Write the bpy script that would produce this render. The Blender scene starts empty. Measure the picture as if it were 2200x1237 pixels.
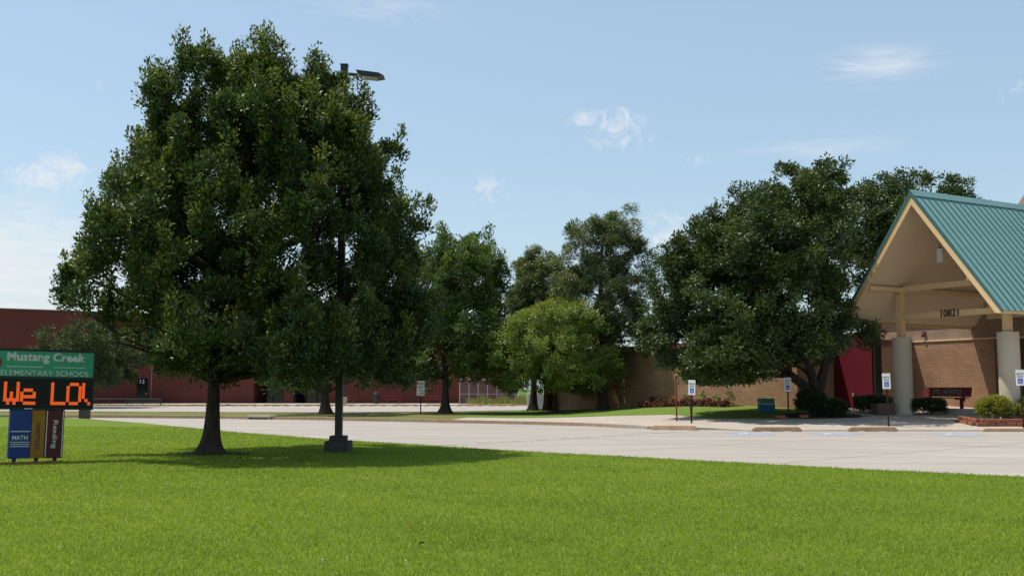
import bpy, bmesh, math, random
import numpy as np
from mathutils import Vector, Matrix, noise as mnoise

R = math.radians
scene = bpy.context.scene
col = scene.collection

# ------------------------------------------------------------------ camera
cam_d = bpy.data.cameras.new("camera")
cam = bpy.data.objects.new("camera", cam_d)
col.objects.link(cam)
cam.location = (0, 0, 1.6)
cam.rotation_euler = (R(90 + 5.5), 0, 0)
cam_d.sensor_width = 36.0
cam_d.lens = 36.0 * 2250 / 2200
cam_d.clip_end = 6000
scene.camera = cam

# ------------------------------------------------------------------ light
SUN_EL, SUN_AZ = 68.0, -76.0            # azimuth from +Y towards +X
sx = math.sin(R(SUN_AZ)) * math.cos(R(SUN_EL))
sy = math.cos(R(SUN_AZ)) * math.cos(R(SUN_EL))
sz = math.sin(R(SUN_EL))
world = bpy.data.worlds.new("World")
scene.world = world
world.use_nodes = True
wn, wl = world.node_tree.nodes, world.node_tree.links
wn.clear()
w_out = wn.new('ShaderNodeOutputWorld')
w_bg = wn.new('ShaderNodeBackground')
w_bg.inputs['Strength'].default_value = 0.128
sky = wn.new('ShaderNodeTexSky')
sky.sky_type = 'NISHITA'
sky.sun_disc = False
sky.sun_elevation = R(SUN_EL)
sky.sun_rotation = R(SUN_AZ)
sky.air_density = 1.15
sky.dust_density = 1.6
sky.ozone_density = 1.0
sky.altitude = 300


def wmath(op, a, b=None, c=None, clamp=False):
    n = wn.new('ShaderNodeMath'); n.operation = op; n.use_clamp = clamp
    for i, v in enumerate((a, b, c)):
        if v is None:
            continue
        if isinstance(v, (int, float)):
            n.inputs[i].default_value = v
        else:
            wl.new(v, n.inputs[i])
    return n.outputs[0]


def build_sky():
    tc = wn.new('ShaderNodeTexCoord')
    sp = wn.new('ShaderNodeSeparateXYZ'); wl.new(tc.outputs['Generated'], sp.inputs[0])
    az = wmath('ARCTAN2', sp.outputs[0], sp.outputs[1])          # radians to the right of +Y
    el = wmath('ARCSINE', sp.outputs[2])
    ae = wn.new('ShaderNodeCombineXYZ'); wl.new(az, ae.inputs[0]); wl.new(el, ae.inputs[1])
    # ragged edges: the position itself is shaken by noise
    n1 = wn.new('ShaderNodeTexNoise'); n1.inputs['Scale'].default_value = 48; n1.inputs['Detail'].default_value = 6
    n1.inputs['Roughness'].default_value = 0.66; n1.inputs['Distortion'].default_value = 0.9
    wl.new(ae.outputs[0], n1.inputs['Vector'])
    mp = wn.new('ShaderNodeMapping'); mp.inputs['Scale'].default_value = (9, 42, 1); mp.inputs['Rotation'].default_value = (0, 0, 0.25)
    wl.new(ae.outputs[0], mp.inputs['Vector'])
    n2 = wn.new('ShaderNodeTexNoise'); n2.inputs['Scale'].default_value = 1.6; n2.inputs['Detail'].default_value = 5
    n2.inputs['Roughness'].default_value = 0.6; n2.inputs['Distortion'].default_value = 1.4
    wl.new(mp.outputs[0], n2.inputs['Vector'])
    # fair-weather clouds: (degrees right, degrees up, half width, half height, strength)
    puffs = [(5.7, 14.1, 2.2, 1.5, 1.0), (4.0, 14.5, 1.3, .9, .55), (7.6, 13.2, 1.6, .7, .5), (10.3, 12.3, 1.3, .75, .66), (-1.2, 10.7, 1.7, 1.2, .62),
             (-24.0, 10.5, 3.2, 1.6, .95), (-21.9, 15.7, 1.2, .8, .42), (8.6, 8.4, 3.0, 1.8, .72), (26.0, 14.6, 1.3, .9, .42), (-42, 12, 5, 2.4, .8), (44, 11, 6, 2.6, .8), (110, 13, 9, 3, .8), (-110, 13, 9, 3, .8), (175, 12, 4, 3, .7)]
    wisps = [(19.8, 16.5, 4.4, 1.5, .82), (-25.5, 5.8, 9.5, 5.2, 1.25), (17.0, 12.4, 7.5, 1.2, .5), (-7.0, 20.3, 7.0, 1.6, .42), (60, 17, 9, 2.5, .8), (-70, 16, 9, 2.5, .8)]
    outs = []
    for lst in (puffs, wisps):
        tot = None
        for a, e, hw, hh, st in lst:
            v = wn.new('ShaderNodeVectorMath'); v.operation = 'MULTIPLY_ADD'
            wl.new(ae.outputs[0], v.inputs[0])
            v.inputs[1].default_value = (1 / R(hw), 1 / R(hh), 0)
            v.inputs[2].default_value = (-a / hw, -e / hh, 0)
            ln = wn.new('ShaderNodeVectorMath'); ln.operation = 'LENGTH'; wl.new(v.outputs[0], ln.inputs[0])
            m_ = wmath('MULTIPLY_ADD', ln.outputs['Value'], -st, st)
            tot = m_ if tot is None else wmath('MAXIMUM', tot, m_)
        outs.append(wmath('MAXIMUM', tot, 0.0))
    p = wmath('MULTIPLY', wmath('ADD', wmath('MULTIPLY', outs[0], 0.95), wmath('MULTIPLY', wmath('SUBTRACT', n1.outputs['Fac'], 0.57), 3.6), clamp=True), wmath('MULTIPLY', outs[0], 2.6, clamp=True))
    q = wmath('MULTIPLY', wmath('ADD', wmath('MULTIPLY', outs[1], 0.8), wmath('MULTIPLY', wmath('SUBTRACT', n2.outputs['Fac'], 0.55), 1.6), clamp=True), wmath('MULTIPLY', outs[1], 1.8, clamp=True))
    total = wmath('MAXIMUM', p, q)
    mix = wn.new('ShaderNodeMix'); mix.data_type = 'RGBA'
    wl.new(wmath('MULTIPLY', total, 0.85), mix.inputs['Factor'])
    tint = wn.new('ShaderNodeMix'); tint.data_type = 'RGBA'; tint.blend_type = 'MIX'
    tint.inputs['Factor'].default_value = 0.30
    wl.new(sky.outputs[0], tint.inputs[6]); tint.inputs[7].default_value = (5.5, 7.5, 9.0, 1)
    wl.new(tint.outputs[2], mix.inputs[6])
    mix.inputs[7].default_value = (6.6, 6.8, 7.0, 1)
    wl.new(mix.outputs[2], w_bg.inputs['Color'])
    wl.new(w_bg.outputs[0], w_out.inputs['Surface'])


build_sky()
sun_d = bpy.data.lights.new("sun", 'SUN')
sun_d.energy = 5.0
sun_d.angle = R(0.53)
sun_d.color = (1.0, 0.955, 0.88)
sun = bpy.data.objects.new("sun", sun_d)
col.objects.link(sun)
sun.location = (-40, 10, 80)
sun.rotation_euler = Vector((sx, sy, sz)).to_track_quat('Z', 'Y').to_euler()

scene.view_settings.view_transform = 'Standard'
scene.view_settings.look = 'None'
scene.view_settings.exposure = 0.0
scene.view_settings.gamma = 1.0
scene.render.engine = 'CYCLES'
scene.cycles.max_bounces = 4
scene.cycles.diffuse_bounces = 2
scene.cycles.glossy_bounces = 1
scene.cycles.transmission_bounces = 2
scene.cycles.transparent_max_bounces = 4


ORD = ['first', 'second', 'third', 'fourth', 'fifth', 'sixth', 'seventh', 'eighth', 'ninth', 'tenth', 'eleventh', 'twelfth', 'thirteenth', 'fourteenth', 'fifteenth', 'sixteenth', 'seventeenth',
       'eighteenth', 'nineteenth', 'twentieth', 'twenty-first', 'twenty-second', 'twenty-third', 'twenty-fourth', 'twenty-fifth', 'twenty-sixth']


# ================================================================== helpers
def tag(o, label=None, cat=None, group=None, kind=None):
    if label: o['label'] = label
    if cat: o['category'] = cat
    if group: o['group'] = group
    if kind: o['kind'] = kind
    return o


def empty(name, loc, rz=0.0, ry=0.0, label=None, cat=None, group=None):
    o = bpy.data.objects.new(name, None)
    o.empty_display_size = 0.2
    col.objects.link(o)
    o.location = loc
    o.rotation_euler = (0, ry, rz)
    return tag(o, label, cat, group)


def link_mesh(name, me, mat, parent=None, loc=None, rot=None):
    o = bpy.data.objects.new(name, me)
    if mat is not None and not me.materials:
        me.materials.append(mat)
    col.objects.link(o)
    if parent: o.parent = parent
    if loc is not None: o.location = loc
    if rot is not None: o.rotation_euler = rot
    return o


def copy_tree(o, parent=None):
    c = o.copy()
    col.objects.link(c)
    c.parent = parent
    for ch in list(o.children):
        copy_tree(ch, c)
    return c


class MB:
    """collects shapes, builds them as one mesh"""
    def __init__(s):
        s.v, s.f = [], []

    def add(s, vs, fs):
        b = len(s.v)
        s.v += [tuple(x) for x in vs]
        s.f += [tuple(i + b for i in f) for f in fs]
        return s

    def box(s, x0, x1, y0, y1, z0, z1, ch=0.0):
        if ch <= 0:
            s.add([(x0, y0, z0), (x1, y0, z0), (x1, y1, z0), (x0, y1, z0), (x0, y0, z1), (x1, y0, z1), (x1, y1, z1), (x0, y1, z1)],
                  [(0, 3, 2, 1), (4, 5, 6, 7), (0, 1, 5, 4), (1, 2, 6, 5), (2, 3, 7, 6), (3, 0, 4, 7)])
        else:       # chamfered box
            bm = bmesh.new()
            bmesh.ops.create_cube(bm, size=1.0)
            for w in bm.verts:
                w.co = Vector(((x0 + x1) / 2 + w.co.x * (x1 - x0), (y0 + y1) / 2 + w.co.y * (y1 - y0), (z0 + z1) / 2 + w.co.z * (z1 - z0)))
            bmesh.ops.bevel(bm, geom=bm.edges[:], offset=ch, segments=1, affect='EDGES')
            bm.verts.index_update()
            s.add([w.co[:] for w in bm.verts], [[w.index for w in f.verts] for f in bm.faces])
            bm.free()
        return s

    def tube(s, pts, rad, n=8, cap=True):
        pts = [Vector(p) for p in pts]
        if not hasattr(rad, '__len__'): rad = [rad] * len(pts)
        b = len(s.v)
        ref = None
        for i, p in enumerate(pts):
            d = (pts[min(i + 1, len(pts) - 1)] - pts[max(i - 1, 0)]).normalized()
            if ref is None:
                ref = Vector((1, 0, 0)) if abs(d.x) < 0.9 else Vector((0, 1, 0))
            a = (ref - d * ref.dot(d)).normalized()
            ref = a
            c = d.cross(a)
            for k in range(n):
                t = 2 * math.pi * k / n
                s.v.append(tuple(p + (a * math.cos(t) + c * math.sin(t)) * rad[i]))
        for i in range(len(pts) - 1):
            for k in range(n):
                k2 = (k + 1) % n
                s.f.append((b + i * n + k, b + i * n + k2, b + (i + 1) * n + k2, b + (i + 1) * n + k))
        if cap:
            s.f.append(tuple(b + k for k in reversed(range(n))))
            e = b + (len(pts) - 1) * n
            s.f.append(tuple(e + k for k in range(n)))
        return s

    def bar(s, p, q, w, t, up=(0, 0, 1)):
        """rectangular bar from p to q: w sideways, t along up"""
        p, q = Vector(p), Vector(q)
        d = (q - p).normalized()
        side = d.cross(Vector(up)).normalized()
        u = side.cross(d)
        vs = []
        for c in (p, q):
            for a, b in ((-1, -1), (1, -1), (1, 1), (-1, 1)):
                vs.append(c + side * a * w / 2 + u * b * t / 2)
        s.add(vs, [(0, 3, 2, 1), (4, 5, 6, 7), (0, 1, 5, 4), (1, 2, 6, 5), (2, 3, 7, 6), (3, 0, 4, 7)])
        return s

    def prism(s, pts, d):
        """polygon pts (3D) extruded by vector d"""
        n = len(pts)
        d = Vector(d)
        vs = [Vector(p) for p in pts] + [Vector(p) + d for p in pts]
        fs = [tuple(reversed(range(n))), tuple(range(n, 2 * n))]
        for i in range(n):
            j = (i + 1) % n
            fs.append((i, j, n + j, n + i))
        s.add(vs, fs)
        return s

    def mesh(s, name, smooth=False):
        me = bpy.data.meshes.new(name)
        me.from_pydata(s.v, [], s.f)
        bm = bmesh.new(); bm.from_mesh(me)
        bmesh.ops.recalc_face_normals(bm, faces=bm.faces[:])
        bm.to_mesh(me); bm.free()
        if smooth:
            me.polygons.foreach_set('use_smooth', [True] * len(me.polygons))
            try:
                me.set_sharp_from_angle(angle=R(40))
            except Exception:
                pass
        me.update()
        return me

    def build(s, name, mat, parent=None, loc=None, rot=None, smooth=False):
        return link_mesh(name, s.mesh(name, smooth), mat, parent, loc, rot)


def np_mesh(name, verts, tris, tone=None):
    me = bpy.data.meshes.new(name)
    nv, nt = len(verts), len(tris)
    me.vertices.add(nv)
    me.vertices.foreach_set('co', np.ascontiguousarray(verts, dtype=np.float32).ravel())
    me.loops.add(nt * 3)
    me.loops.foreach_set('vertex_index', np.ascontiguousarray(tris, dtype=np.int32).ravel())
    me.polygons.add(nt)
    me.polygons.foreach_set('loop_start', np.arange(0, nt * 3, 3, dtype=np.int32))
    me.update(calc_edges=True)
    if tone is not None:
        at = me.attributes.new('tone', 'FLOAT', 'FACE')
        at.data.foreach_set('value', np.ascontiguousarray(tone, dtype=np.float32))
    return me


# ------------------------------------------------------------------ materials
def new_mat(name):
    m = bpy.data.materials.new(name)
    m.use_nodes = True
    nt = m.node_tree
    return m, nt.nodes, nt.links, nt.nodes['Principled BSDF']


def M(name, c1, c2=None, scale=3.0, rough=0.8, bump=0.0, bscale=40.0, spec=0.3, metal=0.0, detail=6, stain=None, coords='Object', stretch=(1, 1, 1)):
    """plain surface: two colours mixed by noise, optional stains, optional bump"""
    m, n, l, p = new_mat(name)
    p.inputs['Roughness'].default_value = rough
    p.inputs['Specular IOR Level'].default_value = spec
    p.inputs['Metallic'].default_value = metal
    if coords == 'World':
        g = n.new('ShaderNodeNewGeometry'); vec = g.outputs['Position']
    else:
        t = n.new('ShaderNodeTexCoord'); vec = t.outputs['Object']
    mp = n.new('ShaderNodeMapping'); mp.inputs['Scale'].default_value = stretch
    l.new(vec, mp.inputs['Vector']); vec = mp.outputs[0]
    if c2 is None:
        c2 = tuple(x * 0.82 for x in c1)
    nz = n.new('ShaderNodeTexNoise'); nz.inputs['Scale'].default_value = scale; nz.inputs['Detail'].default_value = detail
    nz.inputs['Roughness'].default_value = 0.6
    l.new(vec, nz.inputs['Vector'])
    rp = n.new('ShaderNodeValToRGB')
    rp.color_ramp.elements[0].position = 0.3; rp.color_ramp.elements[1].position = 0.7
    rp.color_ramp.elements[0].color = (*c2, 1); rp.color_ramp.elements[1].color = (*c1, 1)
    l.new(nz.outputs['Fac'], rp.inputs['Fac'])
    out = rp.outputs['Color']
    if stain:
        sc, sscale, lo = stain
        n2 = n.new('ShaderNodeTexNoise'); n2.inputs['Scale'].default_value = sscale; n2.inputs['Detail'].default_value = 5
        n2.inputs['Distortion'].default_value = 0.8
        l.new(vec, n2.inputs['Vector'])
        mr = n.new('ShaderNodeMapRange'); mr.inputs[1].default_value = lo; mr.inputs[2].default_value = lo + 0.18
        l.new(n2.outputs['Fac'], mr.inputs[0])
        mx = n.new('ShaderNodeMix'); mx.data_type = 'RGBA'
        l.new(mr.outputs[0], mx.inputs['Factor']); l.new(out, mx.inputs[6]); mx.inputs[7].default_value = (*sc, 1)
        out = mx.outputs[2]
    l.new(out, p.inputs['Base Color'])
    if bump > 0:
        n3 = n.new('ShaderNodeTexNoise'); n3.inputs['Scale'].default_value = bscale; n3.inputs['Detail'].default_value = 4
        l.new(vec, n3.inputs['Vector'])
        b = n.new('ShaderNodeBump'); b.inputs['Strength'].default_value = bump; b.inputs['Distance'].default_value = 0.02
        l.new(n3.outputs['Fac'], b.inputs['Height']); l.new(b.outputs[0], p.inputs['Normal'])
    return m


def M_brick(name, c1, c2, mortar, bw=0.40, bh=0.102):
    m, n, l, p = new_mat(name)
    p.inputs['Roughness'].default_value = 0.9
    p.inputs['Specular IOR Level'].default_value = 0.15
    t = n.new('ShaderNodeTexCoord')
    s = n.new('ShaderNodeSeparateXYZ'); l.new(t.outputs['Object'], s.inputs[0])
    a = n.new('ShaderNodeMath'); a.operation = 'ADD'; l.new(s.outputs[0], a.inputs[0]); l.new(s.outputs[1], a.inputs[1])
    c = n.new('ShaderNodeCombineXYZ'); l.new(a.outputs[0], c.inputs[0]); l.new(s.outputs[2], c.inputs[1])
    b = n.new('ShaderNodeTexBrick'); l.new(c.outputs[0], b.inputs['Vector'])
    b.inputs['Scale'].default_value = 1.0
    b.inputs['Brick Width'].default_value = bw
    b.inputs['Row Height'].default_value = bh
    b.inputs['Mortar Size'].default_value = 0.009
    b.inputs['Mortar Smooth'].default_value = 0.3
    b.inputs['Color1'].default_value = (*c1, 1); b.inputs['Color2'].default_value = (*c2, 1); b.inputs['Mortar'].default_value = (*mortar, 1)
    nz = n.new('ShaderNodeTexNoise'); nz.inputs['Scale'].default_value = 0.7; nz.inputs['Detail'].default_value = 6
    l.new(t.outputs['Object'], nz.inputs['Vector'])
    mr = n.new('ShaderNodeMapRange'); mr.inputs[1].default_value = 0.3; mr.inputs[2].default_value = 0.7
    mr.inputs[3].default_value = 0.78; mr.inputs[4].default_value = 1.12
    l.new(nz.outputs['Fac'], mr.inputs[0])
    mx = n.new('ShaderNodeMix'); mx.data_type = 'RGBA'; mx.blend_type = 'MULTIPLY'; mx.inputs['Factor'].default_value = 1
    cc = n.new('ShaderNodeCombineColor')
    for i in range(3): l.new(mr.outputs[0], cc.inputs[i])
    l.new(b.outputs['Color'], mx.inputs[6]); l.new(cc.outputs[0], mx.inputs[7])
    l.new(mx.outputs[2], p.inputs['Base Color'])
    bp = n.new('ShaderNodeBump'); bp.inputs['Strength'].default_value = 0.6; bp.inputs['Distance'].default_value = 0.015; bp.invert = True
    l.new(b.outputs['Fac'], bp.inputs['Height']); l.new(bp.outputs[0], p.inputs['Normal'])
    return m


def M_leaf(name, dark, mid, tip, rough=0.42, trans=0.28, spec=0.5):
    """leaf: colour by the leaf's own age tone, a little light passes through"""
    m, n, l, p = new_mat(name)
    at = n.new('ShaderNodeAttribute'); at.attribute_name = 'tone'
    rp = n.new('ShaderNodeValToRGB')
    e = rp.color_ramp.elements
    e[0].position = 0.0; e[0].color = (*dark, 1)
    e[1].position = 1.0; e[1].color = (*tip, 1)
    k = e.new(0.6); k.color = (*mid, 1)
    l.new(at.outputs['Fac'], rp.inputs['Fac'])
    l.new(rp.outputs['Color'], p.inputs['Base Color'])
    p.inputs['Roughness'].default_value = rough
    p.inputs['Specular IOR Level'].default_value = spec
    tr = n.new('ShaderNodeBsdfTranslucent')
    hs = n.new('ShaderNodeMix'); hs.data_type = 'RGBA'; hs.blend_type = 'MULTIPLY'; hs.inputs['Factor'].default_value = 1
    l.new(rp.outputs['Color'], hs.inputs[6]); hs.inputs[7].default_value = (1.5, 1.5, 0.6, 1)
    l.new(hs.outputs[2], tr.inputs['Color'])
    mx = n.new('ShaderNodeMixShader'); mx.inputs[0].default_value = trans
    l.new(p.outputs[0], mx.inputs[1]); l.new(tr.outputs[0], mx.inputs[2])
    l.new(mx.outputs[0], n['Material Output'].inputs['Surface'])
    return m


def M_glow(name, c, strength):
    m, n, l, p = new_mat(name)
    p.inputs['Base Color'].default_value = (*[x * 0.3 for x in c], 1)
    p.inputs['Emission Color'].default_value = (*c, 1)
    p.inputs['Emission Strength'].default_value = strength
    return m


MT = {}
MT['concrete'] = M('concrete_drive', (0.385, 0.34, 0.293), (0.33, 0.293, 0.254), 0.35, 0.9, 0.25, 60, 0.2, stain=((0.30, 0.265, 0.23), 0.22, 0.6), coords='World', stretch=(0.6, 1.6, 1))
def wear(m, amount):
    """tyre-polished streaks and oil spots on the drive"""
    n, l = m.node_tree.nodes, m.node_tree.links
    p = n['Principled BSDF']
    src = p.inputs['Base Color'].links[0].from_socket
    g = n.new('ShaderNodeNewGeometry')
    mp = n.new('ShaderNodeMapping'); mp.inputs['Rotation'].default_value = (0, 0, R(40)); mp.inputs['Scale'].default_value = (0.08, 1.1, 1)
    l.new(g.outputs['Position'], mp.inputs['Vector'])
    nz = n.new('ShaderNodeTexNoise'); nz.inputs['Scale'].default_value = 1.0; nz.inputs['Detail'].default_value = 6; l.new(mp.outputs[0], nz.inputs['Vector'])
    mr = n.new('ShaderNodeMapRange'); mr.inputs[1].default_value = 0.35; mr.inputs[2].default_value = 0.7; mr.inputs[3].default_value = 1.0; mr.inputs[4].default_value = 1.0 - amount
    l.new(nz.outputs['Fac'], mr.inputs[0])
    n2 = n.new('ShaderNodeTexNoise'); n2.inputs['Scale'].default_value = 0.9; n2.inputs['Detail'].default_value = 8; n2.inputs['Roughness'].default_value = 0.7; l.new(g.outputs['Position'], n2.inputs['Vector'])
    m2 = n.new('ShaderNodeMapRange'); m2.inputs[1].default_value = 0.64; m2.inputs[2].default_value = 0.74; m2.inputs[3].default_value = 1.0; m2.inputs[4].default_value = 0.72
    l.new(n2.outputs['Fac'], m2.inputs[0])
    mu = n.new('ShaderNodeMath'); mu.operation = 'MULTIPLY'; l.new(mr.outputs[0], mu.inputs[0]); l.new(m2.outputs[0], mu.inputs[1])
    vm = n.new('ShaderNodeVectorMath'); vm.operation = 'SCALE'; l.new(src, vm.inputs[0]); l.new(mu.outputs[0], vm.inputs['Scale'])
    l.new(vm.outputs[0], p.inputs['Base Color'])


wear(MT['concrete'], 0.14)
MT['far_concrete'] = M('concrete_lot', (0.3995, 0.357, 0.3187), (0.34, 0.306, 0.272), 0.3, 0.9, 0.2, 60, 0.2, coords='World', stretch=(0.4, 1.6, 1))
MT['walk'] = M('concrete_walk', (0.4165, 0.357, 0.3017), (0.357, 0.306, 0.255), 0.8, 0.9, 0.2, 60, 0.2, coords='World')
MT['kerb'] = M('concrete_kerb', (0.43, 0.31, 0.21), (0.31, 0.215, 0.14), 2.2, 0.92, 0.3, 50, 0.2, coords='World')
MT['stop'] = M('concrete_wheel_stop', (0.50, 0.335, 0.205), (0.35, 0.225, 0.135), 5.0, 0.92, 0.4, 30, 0.2, stain=((0.17, 0.119, 0.085), 6, 0.62))
MT['block'] = M('concrete_block', (0.09, 0.08, 0.075), (0.06, 0.054, 0.05), 4, 0.92, 0.4, 30)
MT['joint'] = M('joint_filler', (0.12, 0.11, 0.06), (0.06, 0.055, 0.035), 3, 0.95, coords='World')
MT['lawn'] = M('lawn_soil_and_turf', (0.13, 0.185, 0.02), (0.10, 0.148, 0.016), 1.2, 0.95, 0.6, 60, 0.1, stain=((0.15, 0.185, 0.03), 0.5, 0.6), coords='World')
MT['lawn2'] = M('entrance_turf', (0.136, 0.1913, 0.034), (0.09775, 0.1487, 0.0255), 1.5, 0.95, 0.6, 40, 0.1, stain=((0.1275, 0.17, 0.02975), 0.6, 0.6), coords='World')
MT['dry'] = M('dry_turf', (0.1615, 0.1615, 0.04675), (0.1105, 0.119, 0.02975), 0.6, 0.95, 0.5, 40, 0.1, stain=((0.187, 0.136, 0.068), 0.5, 0.55), coords='World')
MT['ground'] = M('far_ground', (0.10, 0.15, 0.035), (0.07, 0.11, 0.025), 0.05, 0.95, 0.3, 5, 0.1, coords='World')
MT['soil'] = M('bare_soil', (0.30, 0.165, 0.055), (0.2, 0.11, 0.04), 4, 0.95, 0.5, 40, 0.1, coords='World')
MT['mulch'] = M('dark_mulch', (0.06, 0.04, 0.028), (0.03, 0.02, 0.015), 6, 0.95, 0.8, 30, 0.1, coords='World')
MT['brick'] = M_brick('tan_brick', (0.385, 0.225, 0.13), (0.315, 0.18, 0.105), (0.215, 0.14, 0.09))
MT['brick2'] = M_brick('weathered_tan_brick', (0.36, 0.25, 0.175), (0.31, 0.21, 0.145), (0.25, 0.18, 0.13))
MT['red_wall'] = M('painted_red_wall', (0.14, 0.040, 0.031), (0.115, 0.033, 0.026), 0.25, 0.85, 0.15, 30, 0.2)
MT['maroon'] = M('maroon_panel', (0.15, 0.009, 0.02), (0.13, 0.008, 0.017), 0.8, 0.6, 0, 1, 0.3)
MT['fascia'] = M('dark_red_fascia', (0.16, 0.05, 0.04), None, 1, 0.6)
MT['cream'] = M('cream_trim_paint', (0.78, 0.54, 0.28), (0.72, 0.49, 0.25), 1.2, 0.55, 0, 1, 0.35)
MT['soffit'] = M('soffit_stucco', (0.74, 0.565, 0.38), (0.68, 0.515, 0.345), 0.6, 0.85, 0.1, 40)
MT['column'] = M('column_stucco', (0.56, 0.465, 0.36), (0.50, 0.415, 0.32), 1.5, 0.9, 0.25, 60)
MT['teal'] = M('teal_metal_roof', (0.165, 0.30, 0.285), (0.145, 0.268, 0.255), 0.7, 0.45, 0, 1, 0.4)
MT['teal_dark'] = M('teal_flashing_and_rib_shade', (0.062, 0.155, 0.15), None, 1, 0.45)  # flashing's own dark teal; on the roof seams it paints in rib shade
MT['bark'] = M('oak_bark', (0.075, 0.058, 0.045), (0.03, 0.024, 0.02), 9, 0.95, 1.0, 18, 0.1, stretch=(1, 1, 0.25))
MT['bark2'] = M('grey_bark', (0.10, 0.08, 0.065), (0.045, 0.036, 0.03), 7, 0.95, 1.0, 14, 0.1, stretch=(1, 1, 0.3))
MT['bronze'] = M('dark_bronze_paint', (0.028, 0.022, 0.02), None, 2, 0.45, 0, 1, 0.5)
MT['lens'] = M('lamp_lens', (0.45, 0.46, 0.44), None, 2, 0.25, 0, 1, 0.5)
MT['black'] = M('black_cabinet', (0.012, 0.012, 0.014), None, 2, 0.5, 0, 1, 0.4)
MT['led_face'] = M('led_mask', (0.006, 0.006, 0.007), None, 2, 0.6, 0, 1, 0.3)
MT['led'] = M_glow('amber_led', (1.0, 0.13, 0.012), 0.85)
MT['green'] = M('green_sign_face', (0.02, 0.28, 0.15), (0.018, 0.25, 0.135), 1, 0.35, 0, 1, 0.5)
MT['sign_text'] = M('pale_lettering', (0.62, 0.66, 0.62), None, 2, 0.6)
MT['emblem'] = M('dark_red_emblem', (0.22, 0.035, 0.03), None, 2, 0.5)
MT['blue'] = M('blue_spine', (0.012, 0.04, 0.2), None, 1.5, 0.5)
MT['gold'] = M('gold_spine', (0.33, 0.15, 0.012), None, 1.5, 0.5)
MT['spine_red'] = M('maroon_spine', (0.085, 0.012, 0.014), None, 1.5, 0.5)
MT['dark_text'] = M('dark_lettering', (0.05, 0.04, 0.06), None, 2, 0.6)
MT['white'] = M('white_sign_sheet', (0.80, 0.80, 0.78), (0.74, 0.74, 0.72), 3, 0.5)
MT['ada_blue'] = M('blue_sign_print', (0.02, 0.09, 0.46), None, 3, 0.5)
MT['red_text'] = M('red_sign_print', (0.30, 0.05, 0.07), None, 3, 0.5)
MT['grey_text'] = M('grey_sign_print', (0.20, 0.26, 0.24), None, 3, 0.5)
MT['post'] = M('rusty_brown_post', (0.075, 0.035, 0.022), (0.045, 0.022, 0.016), 8, 0.8)
MT['rust'] = M('rust_red_post', (0.20, 0.065, 0.03), (0.14, 0.045, 0.022), 8, 0.85)
MT['paint_blue'] = M('worn_blue_marking', (0.16, 0.22, 0.38), (0.33, 0.34, 0.36), 5, 0.85, coords='World')
MT['paint_white'] = M('worn_white_marking', (0.68, 0.68, 0.67), (0.52, 0.5, 0.47), 5, 0.85, coords='World')
MT['bench'] = M('maroon_bench_coating', (0.17, 0.028, 0.028), None, 5, 0.5)
MT['digit'] = M('dark_metal_numerals', (0.03, 0.028, 0.026), None, 4, 0.5)
MT['table'] = M('red_coated_table', (0.34, 0.035, 0.035), None, 4, 0.5)
MT['steel'] = M('galvanised_steel', (0.42, 0.43, 0.43), (0.34, 0.35, 0.35), 6, 0.45, 0, 1, 0.5, 0.4)
MT['glass'] = M('dark_glass', (0.012, 0.014, 0.016), None, 1, 0.08, 0, 1, 0.6)
MT['bin_blue'] = M('blue_box_plastic', (0.025, 0.16, 0.27), None, 4, 0.5)
MT['bin_green'] = M('green_lid_plastic', (0.07, 0.27, 0.17), (0.12, 0.32, 0.22), 6, 0.5)
MT['edging'] = M('red_edging_block', (0.33, 0.12, 0.065), (0.24, 0.085, 0.05), 6, 0.9, 0.4, 30)
MT['wood'] = M('weathered_planks', (0.16, 0.11, 0.085), (0.10, 0.07, 0.055), 8, 0.85, 0.4, 20, stretch=(0.3, 1, 4))
MT['cabinet'] = M('pale_cabinet_paint', (0.52, 0.49, 0.46), (0.45, 0.42, 0.40), 2, 0.6)
MT['lantern'] = M('white_lantern_glass', (0.72, 0.70, 0.66), None, 2, 0.3)
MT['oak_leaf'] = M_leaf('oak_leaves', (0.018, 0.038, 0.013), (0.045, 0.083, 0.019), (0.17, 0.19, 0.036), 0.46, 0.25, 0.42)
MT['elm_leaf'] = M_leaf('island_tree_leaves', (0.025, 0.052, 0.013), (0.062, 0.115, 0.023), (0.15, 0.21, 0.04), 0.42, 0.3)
MT['pear_leaf'] = M_leaf('pear_leaves', (0.022, 0.042, 0.013), (0.052, 0.088, 0.02), (0.13, 0.16, 0.036), 0.46, 0.22, 0.42)
MT['gold_leaf'] = M_leaf('ornamental_leaves', (0.085, 0.15, 0.03), (0.165, 0.24, 0.045), (0.27, 0.25, 0.06), 0.55, 0.3)
MT['pine_leaf'] = M_leaf('pine_needles', (0.055, 0.092, 0.034), (0.115, 0.155, 0.055), (0.24, 0.23, 0.09), 0.5, 0.2)
MT['grey_leaf'] = M_leaf('grey_green_leaves', (0.022, 0.038, 0.014), (0.05, 0.075, 0.026), (0.10, 0.115, 0.045), 0.6, 0.25, 0.3)
MT['shrub_leaf'] = M_leaf('shrub_leaves', (0.09, 0.125, 0.018), (0.21, 0.235, 0.03), (0.46, 0.36, 0.05), 0.45, 0.3)
MT['hedge_leaf'] = M_leaf('hedge_leaves', (0.012, 0.026, 0.009), (0.028, 0.05, 0.014), (0.06, 0.09, 0.02), 0.45, 0.2)
MT['coleus'] = M_leaf('dark_red_leaves', (0.06, 0.022, 0.02), (0.15, 0.05, 0.045), (0.28, 0.11, 0.07), 0.5, 0.2)
MT['bloom_orange'] = M_leaf('orange_blooms', (0.10, 0.14, 0.02), (0.5, 0.22, 0.03), (0.75, 0.35, 0.05), 0.6, 0.2)
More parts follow.
